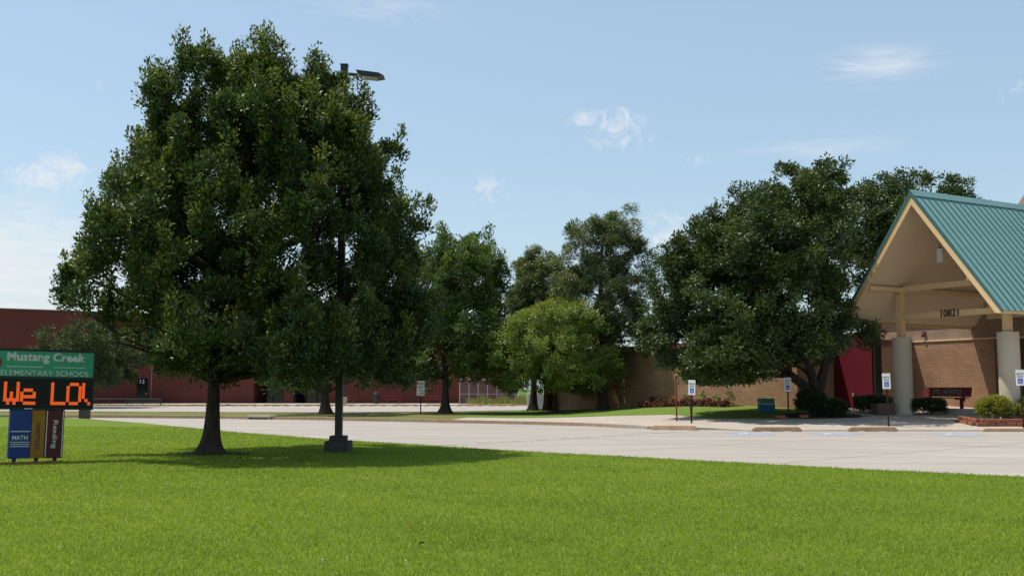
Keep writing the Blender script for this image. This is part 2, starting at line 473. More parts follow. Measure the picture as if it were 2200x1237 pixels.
MT['bloom_pale'] = M_leaf('pale_yellow_blooms', (0.09, 0.15, 0.03), (0.14, 0.2, 0.05), (0.8, 0.72, 0.3), 0.6, 0.2)
MT['weed'] = M_leaf('tall_weeds', (0.10, 0.13, 0.03), (0.24, 0.25, 0.07), (0.42, 0.36, 0.16), 0.7, 0.3)
MT['blade'] = M_leaf('grass_blades', (0.145, 0.208, 0.024), (0.222, 0.315, 0.038), (0.37, 0.37, 0.10), 0.55, 0.45, 0.25)


# ------------------------------------------------------------------ ground heights
def smooth(a, b, x):
    t = min(1.0, max(0.0, (x - a) / (b - a)))
    return t * t * (3 - 2 * t)


def h(x, y):
    """the entrance side rises gently towards the building; kerb height elsewhere"""
    return 0.10 + smooth(0, 14, x) * min(0.75, max(0.0, (y - 40.0) * 0.045))


AU = R(29.5)                                     # the building's own grid
U = Vector((math.cos(AU), math.sin(AU), 0))      # along the canopy ridge, away from the lot
V = Vector((math.sin(AU), -math.cos(AU), 0))     # along the gable, towards the lot


def poly_sheet(name, pts, mat, zf, maxlen=None, skirt=0.0, parent=None):
    bm = bmesh.new()
    vs = [bm.verts.new((x, y, 0)) for x, y in pts]
    bm.faces.new(vs)
    bmesh.ops.triangulate(bm, faces=bm.faces[:])
    if maxlen:
        for _ in range(7):
            long_e = [e for e in bm.edges if e.calc_length() > maxlen]
            if not long_e: break
            bmesh.ops.subdivide_edges(bm, edges=long_e, cuts=1)
            bmesh.ops.triangulate(bm, faces=bm.faces[:])
    for w in bm.verts:
        w.co.z = zf(w.co.x, w.co.y)
    bmesh.ops.recalc_face_normals(bm, faces=bm.faces[:])
    if bm.faces and sum(f.normal.z for f in bm.faces) < 0:
        bmesh.ops.reverse_faces(bm, faces=bm.faces[:])
    if skirt > 0:
        be = [e for e in bm.edges if e.is_boundary]
        r = bmesh.ops.extrude_edge_only(bm, edges=be)
        for g in r['geom']:
            if isinstance(g, bmesh.types.BMVert): g.co.z -= skirt
    me = bpy.data.meshes.new(name)
    bm.to_mesh(me); bm.free()
    return link_mesh(name, me, mat, parent)


def strip(name, line, mat, w0, w1, zf, z_drop, parent=None):
    """kerb: a strip along a polyline from offset w0 to w1 (left of travel), with vertical sides"""
    P = [Vector((x, y, 0)) for x, y in line]
    # resample
    Q = []
    for a, b in zip(P[:-1], P[1:]):
        k = max(1, int((b - a).length / 1.5))
        Q += [a.lerp(b, i / k) for i in range(k)]
    Q.append(P[-1])
    m = MB()
    for i, p in enumerate(Q):
        d = (Q[min(i + 1, len(Q) - 1)] - Q[max(i - 1, 0)]).normalized()
        nrm = Vector((-d.y, d.x, 0))
        a, b = p + nrm * w0, p + nrm * w1
        za, zb = zf(a.x, a.y), zf(b.x, b.y)
        m.v += [(a.x, a.y, za - z_drop), (a.x, a.y, za), (b.x, b.y, zb), (b.x, b.y, zb - z_drop)]
    for i in range(len(Q) - 1):
        for k in range(3):
            m.f.append((4 * i + k, 4 * i + k + 1, 4 * i + 5 + k, 4 * i + 4 + k))
    m.f.append((0, 1, 2, 3)); e = 4 * (len(Q) - 1); m.f.append((e + 3, e + 2, e + 1, e))
    return m.build(name, mat, parent)


# ================================================================== THE SETTING
poly_sheet('ground', [(-2500, -2500), (2500, -2500), (2500, 2500), (-2500, 2500)], MT['ground'], lambda x, y: -0.06)['kind'] = 'structure'
poly_sheet('driveway', [(-90, 5), (60, 5), (60, 60), (20, 75), (8, 85), (4, 112), (-90, 112)], MT['concrete'], lambda x, y: 0.0)['kind'] = 'structure'

GRASS_EDGE = [(30, 3.6), (14.0, 15.6), (9.22, 19.09), (6.51, 21.17), (3.2, 24.24), (0.0, 27.1), (-2.64, 29.97), (-5.51, 32.93), (-10.28, 38.87), (-17.41, 49.35), (-22.56, 56.0), (-30, 63.0), (-44, 66)]
rs = random.Random(5)
edge_pts = []
for (a, b) in zip(GRASS_EDGE[:-1], GRASS_EDGE[1:]):
    k = max(1, int(math.hypot(b[0] - a[0], b[1] - a[1]) / 0.35))
    for i in range(k):
        t = i / k
        edge_pts.append((a[0] + (b[0] - a[0]) * t + rs.uniform(-.035, .035), a[1] + (b[1] - a[1]) * t + rs.uniform(-.035, .035)))
lawn = poly_sheet('front_lawn', edge_pts + [(-90, 66), (-90, -30), (30, -30)], MT['lawn'], lambda x, y: 0.03, None, 0.05)
lawn['kind'] = 'structure'
strip('lawn_edge_soil', GRASS_EDGE, MT['soil'], -0.2, 0.06, lambda x, y: 0.012, 0.02)['kind'] = 'structure'

# island between the drives, running into the entrance lawn
KERB = [(-60, 60.5), (-36, 60.2), (-23.65, 58.9), (-16.6, 57.3), (-9.6, 54.3), (-3.1, 50.2), (1.05, 47.5), (3.2, 45.6), (5.0, 43.0)]
ISL_BACK = [(2.6, 76.2), (0.3, 73.0), (-4.3, 68.9), (-11.5, 66.4), (-19.4, 67.6), (-28.2, 69.6), (-60, 71)]
WALK_BACK = [(-2.4, 55.6), (3.5, 53.2), (7.6, 50.6), (8.6, 46.2), (13.0, 45.0), (16.0, 46.9), (15.4, 49.2), (16.9, 51.6)]
island_pts = KERB[:5] + [(-3.1, 50.2), (-2.4, 55.6), (2.4, 58.5), (2.6, 76.2)] + ISL_BACK[1:]
poly_sheet('island_verge', [(x, y) for x, y in island_pts], MT['dry'], lambda x, y: 0.105 + 0.02 * math.sin(x), 3.0)['kind'] = 'structure'
lawn_pts = WALK_BACK[:-1] + [(16.9, 51.6), (17.4, 56.0), (30, 75), (10, 80), (2.6, 76.2), (0.3, 73.0), (-4.2, 68.8), (-2.8, 62.0)]
poly_sheet('entrance_lawn', lawn_pts, MT['lawn2'], lambda x, y: h(x, y) + 0.012, 1.5)['kind'] = 'structure'
walk_pts = [(-3.1, 50.2), (1.05, 47.5), (3.2, 45.6), (5.0, 43.0), (5.4, 42.3), (8.0, 41.3), (9.0, 40.5), (60, 40.4), (60, 62), (30, 75), (17.4, 56.0)] + WALK_BACK[::-1]
poly_sheet('sidewalk', walk_pts, MT['walk'], lambda x, y: h(x, y) - 0.105 * (1 - smooth(39.8, 43.5, y)) * smooth(3.6, 5.6, x) + 0.006, 1.2, 0.2)['kind'] = 'structure'
strip('island_kerb', KERB, MT['kerb'], -0.02, 0.16, lambda x, y: 0.135 * (1 - smooth(3.6, 5.2, x)) + 0.008, 0.16)['kind'] = 'structure'
strip('island_back_kerb', ISL_BACK, MT['kerb'], -0.02, 0.16, lambda x, y: 0.14, 0.18)['kind'] = 'structure'

# old joint across the drive, broken into crumbling lengths
jp = [(-2.77, 29.3), (-0.2, 32.0), (2.2, 34.7), (4.3, 37.2), (6.2, 39.4), (7.6, 40.6)]
m = MB()
for (a, b) in zip(jp[:-1], jp[1:]):
    n_ = 22
    for i in range(n_):
        if rs.random() < 0.16: continue
        t0, t1 = i / n_, (i + 0.98) / n_
        p = Vector((a[0] + (b[0] - a[0]) * t0, a[1] + (b[1] - a[1]) * t0, 0)); q = Vector((a[0] + (b[0] - a[0]) * t1, a[1] + (b[1] - a[1]) * t1, 0))
        w_ = rs.uniform(.012, .05)
        nn = Vector((-(q - p).y, (q - p).x, 0)).normalized()
        o_ = nn * rs.uniform(-.02, .02)
        m.add([p + o_ - nn * w_ + Vector((0, 0, .004)), q + o_ - nn * w_ + Vector((0, 0, .004)), q + o_ + nn * w_ + Vector((0, 0, .004)), p + o_ + nn * w_ + Vector((0, 0, .004))], [(0, 1, 2, 3)])
m.build('driveway_joint', MT['joint'])['kind'] = 'structure'

# sawn slab joints, hair thin
m = MB()
def joint(a, b, w_):
    a, b = Vector((*a, 0.003)), Vector((*b, 0.003)); nn = Vector((-(b - a).y, (b - a).x, 0)).normalized() * w_
    m.add([a - nn, b - nn, b + nn, a + nn], [(0, 1, 2, 3)])
du, dv = Vector((-.66, .75)), Vector((.75, .66))
o0 = Vector((9.2, 19.1))
for k in range(1, 4):
    p = o0 + dv * (5.0 * k)
    joint(p - du * 14 if k < 3 else p - du * 4, p + du * (40 - 3 * k), .009)
for k in range(-3, 9):
    p = o0 + du * (5.2 * k) + dv * .3
    joint(p, p + dv * (15.5 if k > 0 else 13), .009)
m.build('slab_joints', MT['joint'])['kind'] = 'structure'

# strip of turf and path in front of the red building
poly_sheet('far_verge', [(-62, 99.6), (-29, 99.6), (-27, 104), (-62, 104)], MT['lawn2'], lambda x, y: 0.10, None, 0.12)['kind'] = 'structure'
poly_sheet('far_sidewalk', [(-62, 104.05), (-27, 104.05), (-26.5, 101.2), (3.8, 101.2), (3.8, 112), (-62, 118)], MT['walk'], lambda x, y: 0.09, None, 0.1)['kind'] = 'structure'


# ------------------------------------------------------------------ painted bay symbols
def wheelchair(parent, mat, s, thick, face='flat'):
    """access symbol: head, body, wheel; s = height. built in local X (right) / Y (up)"""
    m = MB()
    def ring(cx, cy, r0, r1, a0, a1, n=14):
        for i in range(n):
            t0, t1 = a0 + (a1 - a0) * i / n, a0 + (a1 - a0) * (i + 1) / n
            m.add([(cx + r * math.cos(t), cy + r * math.sin(t), thick) for r, t in ((r0, t0), (r1, t0), (r1, t1), (r0, t1))], [(0, 1, 2, 3)])
    def quad(ax, ay, bx_, by_, w):
        d = Vector((bx_ - ax, by_ - ay, 0)); nn = Vector((-d.y, d.x, 0)).normalized() * w / 2
        a, b = Vector((ax, ay, thick)), Vector((bx_, by_, thick))
        m.add([a - nn, b - nn, b + nn, a + nn], [(0, 1, 2, 3)])
    ring(-0.08 * s, 0.38 * s, 0, 0.085 * s, 0, 2 * math.pi)
    quad(-0.08 * s, 0.29 * s, -0.05 * s, -0.06 * s, 0.10 * s)
    quad(-0.07 * s, 0.12 * s, 0.17 * s, 0.12 * s, 0.07 * s)
    quad(-0.08 * s, -0.05 * s, 0.20 * s, -0.05 * s, 0.09 * s)
    quad(0.18 * s, -0.05 * s, 0.29 * s, -0.34 * s, 0.08 * s)
    ring(-0.06 * s, -0.17 * s, 0.20 * s, 0.275 * s, math.radians(130), math.radians(340))
    return m.build('symbol', mat, parent)


for i, (x, y, lab) in enumerate([(8.6, 38.0, 'worn blue access symbol painted nearest the leftmost wheel stop'), (11.5, 37.6, 'worn blue access symbol painted between the second and third wheel stops'), (15.7, 37.2, 'worn blue access symbol painted left of the rightmost wheel stop')]):
    e = empty('access_marking', (x, y, 0), 0, 0, lab, 'road marking', 'access symbols painted on the drive')
    MB().add([(-.75, -.95, .004), (.75, -.95, .004), (.75, .95, .004), (-.75, .95, .004)], [(0, 1, 2, 3)]).build('painted_square', MT['paint_blue'], e)
    wheelchair(e, MT['paint_white'], 1.55, 0.008)


# ================================================================== BUILDINGS
def wall_block(name, p, q, depth, z0, z1, mat, parent=None):
    """wall from p to q (as seen, left to right), thickness away from the viewer side; local x runs along it"""
    p, q = Vector((*p, 0)), Vector((*q, 0))
    L_ = (q - p).length
    a = math.atan2(q.y - p.y, q.x - p.x)
    return MB().box(0, L_, 0, depth, z0, z1).build(name, mat, parent, (p.x, p.y, 0), (0, 0, a))


def on_wall(p, q):
    p, q = Vector((*p, 0)), Vector((*q, 0))
    return (p.x, p.y, 0), math.atan2(q.y - p.y, q.x - p.x), (q - p).length


# ---- text
def text_mesh(s, width=None, height=None, bold=0.0, depth=0.004):
    cu = bpy.data.curves.new('lettering', 'FONT')
    cu.body = s; cu.size = 1.0; cu.offset = bold; cu.extrude = 0.0
    cu.resolution_u = 3
    o = bpy.data.objects.new('lettering_tmp', cu)
    col.objects.link(o)
    dg = bpy.context.evaluated_depsgraph_get()
    me = bpy.data.meshes.new_from_object(o.evaluated_get(dg))
    bpy.data.objects.remove(o); bpy.data.curves.remove(cu)
    co = np.zeros(len(me.vertices) * 3); me.vertices.foreach_get('co', co); co = co.reshape(-1, 3)
    mn, mx = co.min(0), co.max(0)
    co -= (mn + mx) / 2
    sc_x = width / (mx[0] - mn[0]) if width else None
    sc_y = height / (mx[1] - mn[1]) if height else None
    if sc_x is None: sc_x = sc_y
    if sc_y is None: sc_y = sc_x
    co[:, 0] *= sc_x; co[:, 1] *= sc_y; co[:, 2] = 0
    me.vertices.foreach_set('co', co.ravel())
    bm = bmesh.new(); bm.from_mesh(me)
    r = bmesh.ops.extrude_face_region(bm, geom=bm.faces[:])
    for g in r['geom']:
        if isinstance(g, bmesh.types.BMVert): g.co.z += depth
    bm.to_mesh(me); bm.free()
    me.name = 'lettering'; me.materials.clear()
    return me


def sign_text(s, parent, x, y, z, mat, width=None, height=None, bold=0.0, roll=0.0, depth=0.004):
    """lettering standing upright, facing -Y"""
    o = link_mesh('lettering', text_mesh(s, width, height, bold, depth), mat, parent, (x, y, z))
    o.rotation_euler = (R(90), roll, 0)
    return o


# ---- gym and red wing far behind
GYM_A, GYM_B = (-62.0, 98.6), (-38.4, 112.0)
g = empty('gymnasium', (GYM_A[0], GYM_A[1], 0), math.atan2(GYM_B[1] - GYM_A[1], GYM_B[0] - GYM_A[0]), 0, 'tall dark red gymnasium block behind the school sign at far left', 'building')
GL = math.hypot(GYM_B[0] - GYM_A[0], GYM_B[1] - GYM_A[1])
DX = 26.25 - 0.6
MB().box(0, DX, 0, 14, 0, 9.5).box(DX + 1.15, GL, 0, 14, 0, 9.5).box(DX, DX + 1.15, 0, 14, 2.75, 9.5).build('wall', MT['red_wall'], g)
MB().box(-0.08, GL + 0.08, -0.08, 0.35, 9.502, 9.66).build('coping', MT['fascia'], g)
dr = MB().box(DX + 0.03, DX + 1.12, 0.16, 0.22, 0.05, 2.70).build('door', MT['glass'], g)
MB().box(DX + 0.95, DX + 1.03, 0.10, 0.158, 1.0, 1.2).build('handle', MT['steel'], dr)
MB().box(DX - 0.003, DX + 0.03, 0.10, 0.2, 0.05, 2.748).box(DX + 1.12, DX + 1.153, 0.10, 0.2, 0.05, 2.748).box(DX + 0.03, DX + 1.12, 0.10, 0.2, 2.70, 2.748).build('door_frame', MT['black'], g)
sign_text('13', g, DX + 0.56, 0.155, 2.38, MT['white'], None, 0.42, 0.01)

w = empty('school_wing', (-38.4, 112.0, 0), 0, 0, 'low red wing with recessed dark entrance behind the far parking lot', 'building')
WL = 38.9
def wx(x): return x + 38.4
r0, r1 = wx(-27.5), wx(-20.0)
MB().box(0.01, r0, 0, 12, 0, 7.2).box(r1, WL, 0, 12, 0, 7.2).box(r0, r1, 0, 12, 3.1, 7.2).box(r0, r1, 3.2, 12, 0, 3.1).build('wall', MT['red_wall'], w)
MB().box(0.0, WL + 0.1, -0.1, 0.35, 7.202, 7.5).build('roof_edge', MT['fascia'], w)
MB().box(wx(-24.2), wx(-23.25), -0.25, 0.5, 0.05, 3.096).build('pillar', MT['red_wall'], w)
for i in range(6):
    a = r0 + 0.25 + i * 1.2
    pn = MB().box(a, a + 1.1, 3.12, 3.17, 0.1, 2.8).build('pane', MT['glass'], w)
    MB().box(a - 0.05, a, 3.08, 3.19, 0.1, 2.8).box(a - 0.05, a + 1.15, 3.08, 3.19, 2.802, 2.88).build('frame', MT['black'], pn)

# ---- brick wing with the flower bed
B = Vector((14.0, 51.6, 0)); C = B - V * 23.0
CE = (C.x, C.y); BE = (B.x, B.y)
e = empty('brick_wing', (C.x, C.y, 0), math.atan2(B.y - C.y, B.x - C.x), 0, 'tan brick classroom wing behind the pines and the flower bed', 'building')
LW = (B - C).length
MB().box(0, LW, 0, 9.0, 0, 3.85).build('wall', MT['brick'], e)
MB().box(-0.25, LW + 0.12, -0.3, 9.3, 3.852, 4.15).build('roof_edge', MT['fascia'], e)
MB().box(-0.1, LW + 0.03, -0.06, 0.0, 0.0, 0.35).build('plinth', MT['kerb'], e)
for x_ in (13.6,):
    MB().box(x_, x_ + 2.6, -0.035, -0.003, 2.42, 2.52).build('ledge', MT['rust'], e)

# ---- maroon accent wall between the wings
r_s = B + U * 2.5
r_e = r_s + V * 2.45
e = empty('maroon_wall', (r_s.x, r_s.y, 0), math.atan2(r_e.y - r_s.y, r_e.x - r_s.x), 0, 'bright maroon painted wall panel between tree and canopy', 'wall')
LR = (r_e - r_s).length
MB().box(-0.6, LR, 0, 0.35, 0.3, 4.35).build('panel', MT['maroon'], e)
MB().box(-0.6, LR + 0.02, -0.45, 0.6, 0.2, 0.66).build('plinth', MT['walk'], e)
MB().box(LR + 0.002, LR + 0.16, 0.05, 0.5, 0.3, 4.3).build('downpipe', MT['bronze'], e)
dh = MB().box(LR - 1.25, LR - 1.15, -0.05, -0.003, 1.25, 1.42).build('handle', MT['steel'], e)

# ---- entrance wall under the canopy
A1 = Vector((19.9, 58.0, 0)); A2 = A1 + V * 22
e = empty('entrance_block', (A1.x, A1.y, 0), math.atan2(A2.y - A1.y, A2.x - A1.x), 0, 'tan brick entrance wall lit behind the columns under the canopy', 'building')
MB().box(0, 7.6, 0, 8, 0.2, 4.05).box(13.4, 22, 0, 8, 0.2, 4.05).box(7.6, 13.4, 4.5, 8, 0.2, 4.05).build('wall', MT['brick'], e)
for i in range(5):
    pn = MB().box(7.72 + i * 1.14, 8.72 + i * 1.14, 4.40, 4.45, 0.75, 3.2).build('pane', MT['glass'], e)
    MB().box(7.64 + i * 1.14, 7.718 + i * 1.14, 4.36, 4.48, 0.75, 3.3).box(7.72 + i * 1.14, 8.72 + i * 1.14, 4.36, 4.48, 3.202, 3.3).build('frame', MT['black'], pn)
MB().box(-0.02, 22.02, -0.05, 8, 4.052, 4.12).build('band', MT['cream'], e)
MB().box(0.01, 21.99, 0.03, 8, 4.122, 5.3).build('upper_wall', MT['brick2'], e)
MB().box(-0.1, 22.1, -0.16, 8.1, 5.302, 5.5).build('coping', MT['fascia'], e)
al = MB().box(3.45, 3.6, -0.1, 0.028, 4.42, 4.6).build('alarm_bell', MT['red_text'], e)
MB().tube([(3.52, -0.1, 4.36), (3.52, -0.16, 4.36)], 0.07, 10).build('horn', MT['black'], al)

# ------------------------------------------------------------------ entrance canopy
Lc = Vector((17.85, 48.0, 0)); Mc = Lc + V * 2.7
can = empty('entrance_canopy', (Mc.x, Mc.y, 0), AU, 0, 'steep gabled entrance canopy with teal metal roof and cream beams on round columns', 'canopy')
# local axes: x along U, y to the left (= -V)
S0, S1, HW, ZE, ZR = -2.3, 7.0, 4.05, 4.75, 9.98
slope = math.atan2(ZR - ZE, HW)
SL = math.hypot(HW, ZR - ZE)
for sgn in (1, -1):
    # soffit slab under each slope
    t_ = 0.17
    nrm = Vector((0, sgn * math.sin(slope), math.cos(slope)))
    a0 = Vector((S0 + 0.12, sgn * HW * 0.985, ZE + 0.06)); a1 = Vector((S0 + 0.12, 0, ZR - 0.03))
    pts = [a0 - nrm * 0.05, a1 - nrm * 0.05 * 0, a1 - Vector((0, 0, 0.26)), a0 - nrm * t_]
    MB().prism(pts, (S1 - S0 - 0.12, 0, 0)).build('soffit', MT['soffit'], can)
    # rake board at the gable
    p = [Vector((S0, sgn * (HW + 0.03), ZE - 0.04)), Vector((S0, 0, ZR + 0.0)), Vector((S0, 0, ZR - 0.50)), Vector((S0, sgn * (HW - 0.24), ZE - 0.16)), Vector((S0, sgn * (HW + 0.0), ZE - 0.2))]
    MB().prism(p, (0.115, 0, 0)).build('rake_board', MT['cream'], can)
    MB().prism([Vector((S0 - 0.03, sgn * (HW + 0.1), ZE + 0.0)), Vector((S0 - 0.03, 0, ZR + 0.13)), Vector((S0 - 0.03, 0, ZR - 0.12)), Vector((S0 - 0.03, sgn * (HW + 0.1), ZE - 0.2))], (0.028, 0, 0)).build('rake_flashing', MT['teal_dark'], can)
    # eave fascia
    MB().box(S0 + 0.12, S1, sgn * HW - 0.03, sgn * HW + 0.03, ZE - 0.19, ZE + 0.02).build('eave_board', MT['cream'], can)
    # standing seam panels, each its own piece
    pw = 0.405
    npan = int((S1 - S0) / pw) + 1
    pm = MB()
    pm.box(0.006, pw - 0.006, -SL - 0.13, 0.0, 0.0, 0.022)
    me = pm.mesh("roof_panel")
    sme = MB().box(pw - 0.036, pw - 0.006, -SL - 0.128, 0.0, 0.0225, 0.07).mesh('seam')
    for i in range(npan):
        rot = (slope, 0, 0) if sgn < 0 else (slope, 0, math.pi)
        x0 = S0 + i * pw
        o = link_mesh('roof_panel', me, MT['teal'], can, (x0 if sgn < 0 else x0 + pw, 0, ZR + 0.02), rot)
        link_mesh('seam', sme, MT['teal_dark'], o)  # ribs coloured darker: their side shade and cast shadow are painted in
MB().prism([Vector((S0 - 0.04, 0.2, ZR - 0.13)), Vector((S0 - 0.04, 0, ZR + 0.17)), Vector((S0 - 0.04, -0.2, ZR - 0.13)), Vector((S0 - 0.04, 0, ZR + 0.11))], (S1 - S0 + 0.04, 0, 0)).build('ridge_cap', MT['teal'], can)
# columns, posts and beams: two bays
for xs in (0.0,):
    for sgn in (1, -1):
        gz = 0.2
        if xs == 0.0:
            MB().tube([(xs, sgn * 2.7, gz), (xs, sgn * 2.7, 3.9), (xs, sgn * 2.7, 3.94)], [0.43, 0.43, 0.42], 36).build('column', MT['column'], can, smooth=True)
        MB().box(xs - 0.14, xs + 0.14, sgn * 2.7 - 0.14, sgn * 2.7 + 0.14, 3.945, 5.998).build('post', MT['cream'], can)
    MB().box(xs - 0.09, xs + 0.09, -2.56, 2.56, 4.74, 5.0).build('beam', MT['cream'], can)
    MB().box(xs - 0.09, xs + 0.09, -2.455, 2.455, 6.02, 6.26).build('collar_beam', MT['cream'], can)
for sgn in (1, -1):
    MB().box(S0 + 0.13, 6.3, sgn * 2.56 - 0.1, sgn * 2.56 + 0.1, 6.0, 6.2).build('plate_beam', MT['cream'], can)
# gable infill at the far end of the canopy
MB().prism([Vector((6.32, 2.85, 5.0)), Vector((6.32, 2.85, 5.9)), Vector((6.32, 0, 9.5)), Vector((6.32, -2.85, 5.9)), Vector((6.32, -2.85, 5.0))], (0.1, 0, 0)).build('gable_panel', MT['soffit'], can)
num = link_mesh('house_number', text_mesh('10821', 0.90, 0.33, 0.004, 0.03), MT['digit'], can, (-0.105, -0.02, 4.90), (R(90), 0, R(-90)))
# pendant lantern hanging in the gable
pl = empty('pendant_lantern', (Mc + U * -0.4 - V * 0.12)[:], AU, 0, 'white cylindrical lantern hanging inside the canopy gable', 'lamp')
MB().tube([(0, 0, 7.12), (0, 0, 7.72)], 0.155, 20).build('lamp_shade', MT['lantern'], pl, smooth=True)
MB().tube([(0, 0, 7.72), (0, 0, 7.78)], [0.16, 0.05], 20).tube([(0, 0, 7.78), (0, 0, 9.6)], 0.012, 6).build('hanger', MT['bronze'], pl)

# second gable roof beyond it
rf = empty('main_roof', (Mc + U * 7.2)[:], AU, 0, 'second teal gable roof edge just visible at far right above the ridge', 'roof')
zr2, hw2, ze2 = 12.25, 5.5, 5.5
for sgn in (1, -1):
    MB().prism([Vector((0, sgn * hw2, ze2)), Vector((0, 0, zr2)), Vector((0, 0, zr2 - 0.3)), Vector((0, sgn * (hw2 - 0.25), ze2))], (12, 0, 0)).build('slope', MT['teal'], rf)
    MB().prism([Vector((-0.1, sgn * (hw2 + 0.05), ze2)), Vector((-0.1, 0, zr2 + 0.06)), Vector((-0.1, 0, zr2 - 0.4)), Vector((-0.1, sgn * (hw2 - 0.3), ze2))], (0.097, 0, 0)).build('rake_board', MT['kerb'], rf)
MB().prism([Vector((0.3, hw2 - 0.4, ze2)), Vector((0.3, 0, zr2 - 0.4)), Vector((0.3, -hw2 + 0.4, ze2))], (0.1, 0, 0)).build('gable_panel', MT['teal'], rf)


# ================================================================== TREES
def lobes_3d(rng, lob, axis_x, depth_k=1.0, spread=1.0):
    """lobes (dx, z, rx, rz) placed round the trunk: wide crowns get lobes in front and behind too"""
    out = []
    zs = np.array([l[1] for l in lob])
    for dx, z, rx, rz in lob:
        near = [l for l in lob if abs(l[1] - z) < 1.2 * max(rz, l[3])]
        Rr = max(abs(l[0] - axis_x) + l[2] for l in near) * depth_k
        off = abs(dx - axis_x)
        dm = math.sqrt(max(0.0, Rr * Rr - off * off)) - rx * 0.75
        ry = rx * rng.uniform(0.85, 1.1)
        if dm > rx * 0.7:
            n = 2 if dm < 1.6 * rx else 3
            for k in range(n):
                f = -1 + 2 * k / (n - 1)
                out.append((axis_x + (dx - axis_x) * (1 - 0.15 * abs(f)) + rng.uniform(-.1, .1) * rx, f * dm * spread, z * (1 - 0.06 * abs(f)) + rng.uniform(-.2, .1) * rz, rx, ry, rz * rng.uniform(.85, 1.0)))
        else:
            out.append((dx, rng.uniform(-.4, .4) * max(dm, 0.3), z, rx, ry, rz))
    return np.array(out)


def crown_clumps(rng, L3, wts, n, gap=-0.12, seed=0.0, gscale=0.9, inner=0.45):
    idx = rng.choice(len(L3), n, p=wts / wts.sum())
    d = rng.normal(size=(n, 3)); d /= np.linalg.norm(d, axis=1)[:, None]
    r = 0.55 + 0.47 * np.sqrt(rng.random(n))
    pos = L3[idx, :3] + d * r[:, None] * L3[idx, 3:6]
    # depth inside the whole crown
    q = (pos[:, None, :] - L3[None, :, :3]) / L3[None, :, 3:6]
    ins = (1 - np.linalg.norm(q, axis=2)).max(1)
    keep = ~((ins > inner) & (rng.random(n) < 0.7))
    nz = np.array([mnoise.noise(Vector((p[0] * gscale + seed, p[1] * gscale, p[2] * gscale * 0.8))) for p in pos])
    keep &= nz > gap
    return pos[keep], d[keep], ins[keep], nz[keep]


def boughs(rng, pos, d, nz, k, br, zk=1.0):
    """every bough carries k leaf sprays on its outer, upper side"""
    n = len(pos)
    bi = np.repeat(np.arange(n), k)
    dd = rng.normal(size=(n * k, 3)) * 0.62 + d[bi] * 0.45
    dd[:, 2] += 0.38
    dd /= np.linalg.norm(dd, axis=1)[:, None] + 1e-6
    sz = br * rng.uniform(0.6, 1.35, n)[bi]
    r = 0.45 + 0.55 * rng.random(n * k) ** 0.6
    off = dd * (r * sz)[:, None]
    off[:, 2] *= zk
    return pos[bi] + off, dd, nz[bi] * 0.8 + rng.normal(size=n)[bi] * 0.06


def leaf_mesh(name, rng, pos, d, nz, per, cr, L, W, up=0.25, flat=0.75, radial=0.7, tip_bias=0.0, fold=0.12, ztop=None):
    k = len(pos)
    cnt = np.maximum(3, (per * rng.uniform(0.55, 1.45, k))).astype(int)
    ci = np.repeat(np.arange(k), cnt)
    n = len(ci)
    off = rng.normal(size=(n, 3))
    off /= np.linalg.norm(off, axis=1)[:, None] + 1e-6
    rad = rng.random(n) ** 0.5
    sc = cr * rng.uniform(0.7, 1.35, k)[ci]
    P = pos[ci] + off * (rad * sc)[:, None] * np.array([1, 1, flat])
    rnd = rng.normal(size=(n, 3))
    a = off * radial + d[ci] * 0.35 + rnd * 0.45
    a[:, 2] += up
    a /= np.linalg.norm(a, axis=1)[:, None] + 1e-6
    upv = rng.normal(size=(n, 3)) * 0.55 + d[ci] * 0.5
    upv[:, 2] += 0.75
    side = np.cross(a, upv); side /= np.linalg.norm(side, axis=1)[:, None] + 1e-6
    nr = np.cross(side, a)
    l = (L * rng.uniform(0.65, 1.25, n))[:, None]
    w_ = (W * rng.uniform(0.7, 1.25, n))[:, None]
    v0 = P
    v1 = P + a * l * 0.5 + side * w_ * 0.5 + nr * w_ * fold
    v2 = P + a * l - nr * l * 0.08
    v3 = P + a * l * 0.5 - side * w_ * 0.5 + nr * w_ * fold
    verts = np.stack([v0, v1, v2, v3], 1).reshape(-1, 3)
    b = np.arange(n) * 4
    tris = np.stack([np.stack([b, b + 1, b + 2], 1), np.stack([b, b + 2, b + 3], 1)], 1).reshape(-1, 3)
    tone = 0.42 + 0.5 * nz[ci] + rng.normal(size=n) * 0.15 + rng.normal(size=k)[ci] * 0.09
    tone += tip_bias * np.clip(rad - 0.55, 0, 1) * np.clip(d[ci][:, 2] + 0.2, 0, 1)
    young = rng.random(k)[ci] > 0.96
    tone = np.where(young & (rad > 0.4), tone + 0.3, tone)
    tone = np.repeat(np.clip(tone, 0, 1), 2)
    return np_mesh(name, verts, tris, tone)


